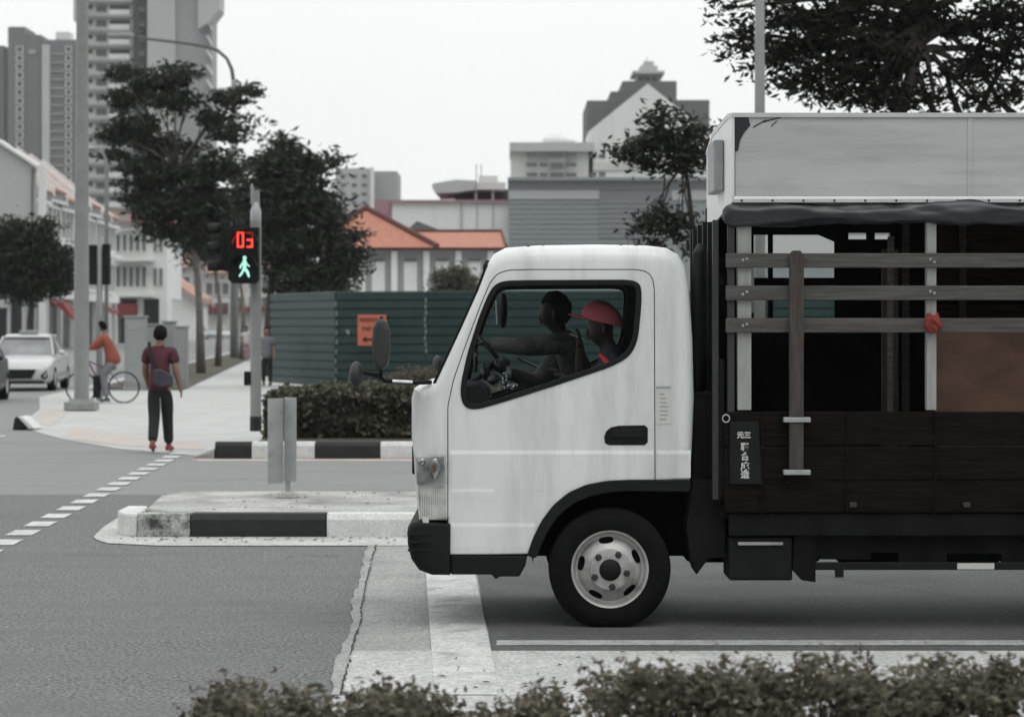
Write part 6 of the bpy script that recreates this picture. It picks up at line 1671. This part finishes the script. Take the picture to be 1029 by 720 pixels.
# cream block
d = 300; t = thing('apartment_block', 'cream apartment block with dark window bands above the blue-grey building', 'building', (wx(555, d), d, 0)); Z = lambda py: wz(py, d)
mb = MB(); bl(513, 596, 146, 400, d, 16, mb); mb.build('wall', M['w_cream'], t)
mb = MB(); bl(512, 597, 143, 152, d - .8, 17, mb); mb.build('parapet', M['w_lgrey'], t)
mb = MB(); bl(552, 568, 146, 400, d - .5, 4, mb); mb.build('stair_bay', M['w_grey'], t)
for yy in (155.5, 166, 176):
    for (a, b_) in ((529, 540), (542, 550), (553, 566), (568, 579)):
        win('window', (b_ - a) * d / F, 4 * d / F, t, wx((a + b_) / 2, d), d - .7, Z(yy), M['win_mid'])
mb = MB(); mb.lathe([(1.6, Z(146)), (1.6, Z(137)), (1.1, Z(133)), (.4, Z(130.5)), (.01, Z(130))], (wx(559, d), d + 5, 0), 'z', 16); bl(550, 578, 140.5, 143, d + 3, 5, mb); mb.build('roof_dome', M['w_white'], t)
# white gable + dark stepped block
d = 315; t = thing('stepped_tower', 'dark grey stepped block with a roof lantern behind the white gable', 'building', (wx(650, d), d, 0)); Z = lambda py: wz(py, d)
mb = MB(); bl(590, 613.5, 101, 400, d + .4, 20, mb); bl(613.5, 625.5, 92, 400, d + .2, 20, mb); bl(625.5, 680, 81.5, 400, d, 20, mb); bl(680, 713, 100.5, 400, d + .3, 20, mb); mb.build('wall', M['w_dgrey'], t)
mb = MB(); bl(636, 668, 71, 74, d + 2, 8, mb); bl(640, 664, 74, 81.5, d + 3, 6, mb); bl(643.5, 661, 66, 71, d + 3, 6, mb); bl(647, 657, 61.5, 66, d + 4, 4, mb)
mb.tube([(wx(652, d), d + 5, Z(61)), (wx(652, d), d + 5, Z(52))], .06, 5); mb.build('roof_lantern', M['w_lgrey'], t)
for px in (645, 652, 659): win('window', 5 * d / F, 4 * d / F, t, wx(px, d), d + 2.95, Z(77.5), M['win_mid'])
d = 300; t = thing('gabled_building', 'tall white building with a pointed gable above the blue-grey building', 'building', (wx(650, d), d, 0)); Z = lambda py: wz(py, d)
mb = MB(); mb.prism([(wx(591.5, d), 0), (wx(591.5, d), Z(132)), (wx(651, d), Z(84)), (wx(711, d), Z(132)), (wx(711, d), 0)], d, d + 12); mb.build('wall', M['w_white'], t)
mb = MB(); bl(596, 711, 163, 171, d - .2, .15, mb); mb.build('pale_band', M['w_cream'], t)
for yy in (157, 161, 175):
    for px in (594, 603): win('window', 6.5 * d / F, 4 * d / F, t, wx(px + 2, d), d - .05, Z(yy if yy != 161 else 161), M['win_mid']) if yy != 161 else None
mb = MB(); mb.prism([(wx(629, d), Z(139)), (wx(652, d), Z(136)), (wx(652, d), Z(143)), (wx(633, d), Z(143))], d - 2, d); mb.build('porch_roof', M['w_dgrey'], t)

# ============================================================ WORLD, SUN, CAMERA
w = bpy.data.worlds.new('World'); scene.world = w; w.use_nodes = True
N, L = w.node_tree.nodes, w.node_tree.links
bg = N['Background']
SUN_EL, SUN_AZ = math.radians(62), math.radians(160)
sky = N.new('ShaderNodeTexSky'); sky.sky_type = 'NISHITA'; sky.sun_disc = False; sky.sun_elevation = SUN_EL; sky.sun_rotation = SUN_AZ
sky.air_density = 1.5; sky.dust_density = 6
hs = N.new('ShaderNodeHueSaturation'); hs.inputs['Saturation'].default_value = .12; L.new(sky.outputs[0], hs.inputs['Color'])
tc = N.new('ShaderNodeTexCoord'); sp = N.new('ShaderNodeSeparateXYZ'); L.new(tc.outputs['Generated'], sp.inputs[0])
# overcast luminance: brighter towards the zenith, faint cloud mottling
mr = N.new('ShaderNodeMapRange'); mr.inputs['From Min'].default_value = 0.10; mr.inputs['From Max'].default_value = 1; mr.inputs['To Min'].default_value = 11.4; mr.inputs['To Max'].default_value = 15.0
L.new(sp.outputs['Z'], mr.inputs['Value'])
nz = N.new('ShaderNodeTexNoise'); nz.inputs['Scale'].default_value = 3.0; nz.inputs['Detail'].default_value = 4; L.new(tc.outputs['Generated'], nz.inputs['Vector'])
m2 = N.new('ShaderNodeMapRange'); m2.inputs['To Min'].default_value = .95; m2.inputs['To Max'].default_value = 1.05; L.new(nz.outputs['Fac'], m2.inputs['Value'])
mm = N.new('ShaderNodeMath'); mm.operation = 'MULTIPLY'; L.new(mr.outputs[0], mm.inputs[0]); L.new(m2.outputs[0], mm.inputs[1])
ym = N.new('ShaderNodeMapRange'); ym.inputs['From Min'].default_value = .1; ym.inputs['From Max'].default_value = -.7; L.new(sp.outputs['Y'], ym.inputs['Value'])  # low sky behind the camera dimmed, added to darken the ground under the truck
zm = N.new('ShaderNodeMapRange'); zm.inputs['From Min'].default_value = .8; zm.inputs['From Max'].default_value = .1; L.new(sp.outputs['Z'], zm.inputs['Value'])
pm = N.new('ShaderNodeMath'); pm.operation = 'MULTIPLY'; L.new(ym.outputs[0], pm.inputs[0]); L.new(zm.outputs[0], pm.inputs[1])
dm = N.new('ShaderNodeMath'); dm.operation = 'MULTIPLY_ADD'; dm.inputs[1].default_value = -.8; dm.inputs[2].default_value = 1; L.new(pm.outputs[0], dm.inputs[0])
m3 = N.new('ShaderNodeMath'); m3.operation = 'MULTIPLY'; L.new(mm.outputs[0], m3.inputs[0]); L.new(dm.outputs[0], m3.inputs[1]); mm = m3
vs_ = N.new('ShaderNodeVectorMath'); vs_.operation = 'SCALE'; vs_.inputs[0].default_value = (.985, 1.0, .998); L.new(mm.outputs[0], vs_.inputs['Scale'])
mx = N.new('ShaderNodeMix'); mx.data_type = 'RGBA'; mx.inputs['Factor'].default_value = .9; L.new(hs.outputs[0], mx.inputs[6]); L.new(vs_.outputs[0], mx.inputs[7])
L.new(mx.outputs[2], bg.inputs['Color']); bg.inputs['Strength'].default_value = .1
sl = bpy.data.lights.new('sun', 'SUN'); sl.energy = .5; sl.angle = math.radians(30); sl.color = (1, .98, .95)
so = bpy.data.objects.new('sun', sl); COL.objects.link(so)
dv = Vector((math.sin(SUN_AZ) * math.cos(SUN_EL), math.cos(SUN_AZ) * math.cos(SUN_EL), math.sin(SUN_EL)))
so.rotation_euler = (-dv).to_track_quat('-Z', 'Y').to_euler()

hz = MB().box(-910, 910, -70, 1260, -1.5, 112).build('haze', mat('haze_air', (1, 1, 1)), fix=True)
hm = hz.data.materials[0].node_tree; hm.nodes.remove(hm.nodes['Principled BSDF'])
pv = hm.nodes.new('ShaderNodeVolumePrincipled'); pv.inputs['Color'].default_value = (.93, .95, .96, 1); pv.inputs['Density'].default_value = HAZE; pv.inputs['Anisotropy'].default_value = .2
hm.links.new(pv.outputs[0], hm.nodes['Material Output'].inputs['Volume'])
tag(hz, 'thin pale haze that fades the far towers', 'haze', kind='stuff')
cam = bpy.data.cameras.new('camera'); co = bpy.data.objects.new('camera', cam); COL.objects.link(co)
co.location = (0, 0, CH); co.rotation_euler = (PI / 2, 0, 0)
cam.sensor_width = 36; cam.lens = F / 1029 * 36; cam.shift_y = -(360 - HY) / 1029
cam.clip_start = .1; cam.clip_end = 6000
cam.dof.use_dof = True; cam.dof.focus_distance = 14.5; cam.dof.aperture_fstop = 4.2
scene.camera = co
scene.view_settings.view_transform = 'Standard'; scene.view_settings.look = 'None'; scene.view_settings.gamma = 1
scene.view_settings.exposure = 0
scene.view_settings.use_curve_mapping = False
scene.render.engine = 'CYCLES'
cy = scene.cycles
cy.use_denoising = True; cy.max_bounces = 6; cy.transparent_max_bounces = 16; cy.diffuse_bounces = 3; cy.glossy_bounces = 3; cy.transmission_bounces = 4
cy.use_adaptive_sampling = True; cy.adaptive_threshold = .015; cy.sample_clamp_indirect = 4; cy.caustics_reflective = False; cy.caustics_refractive = False
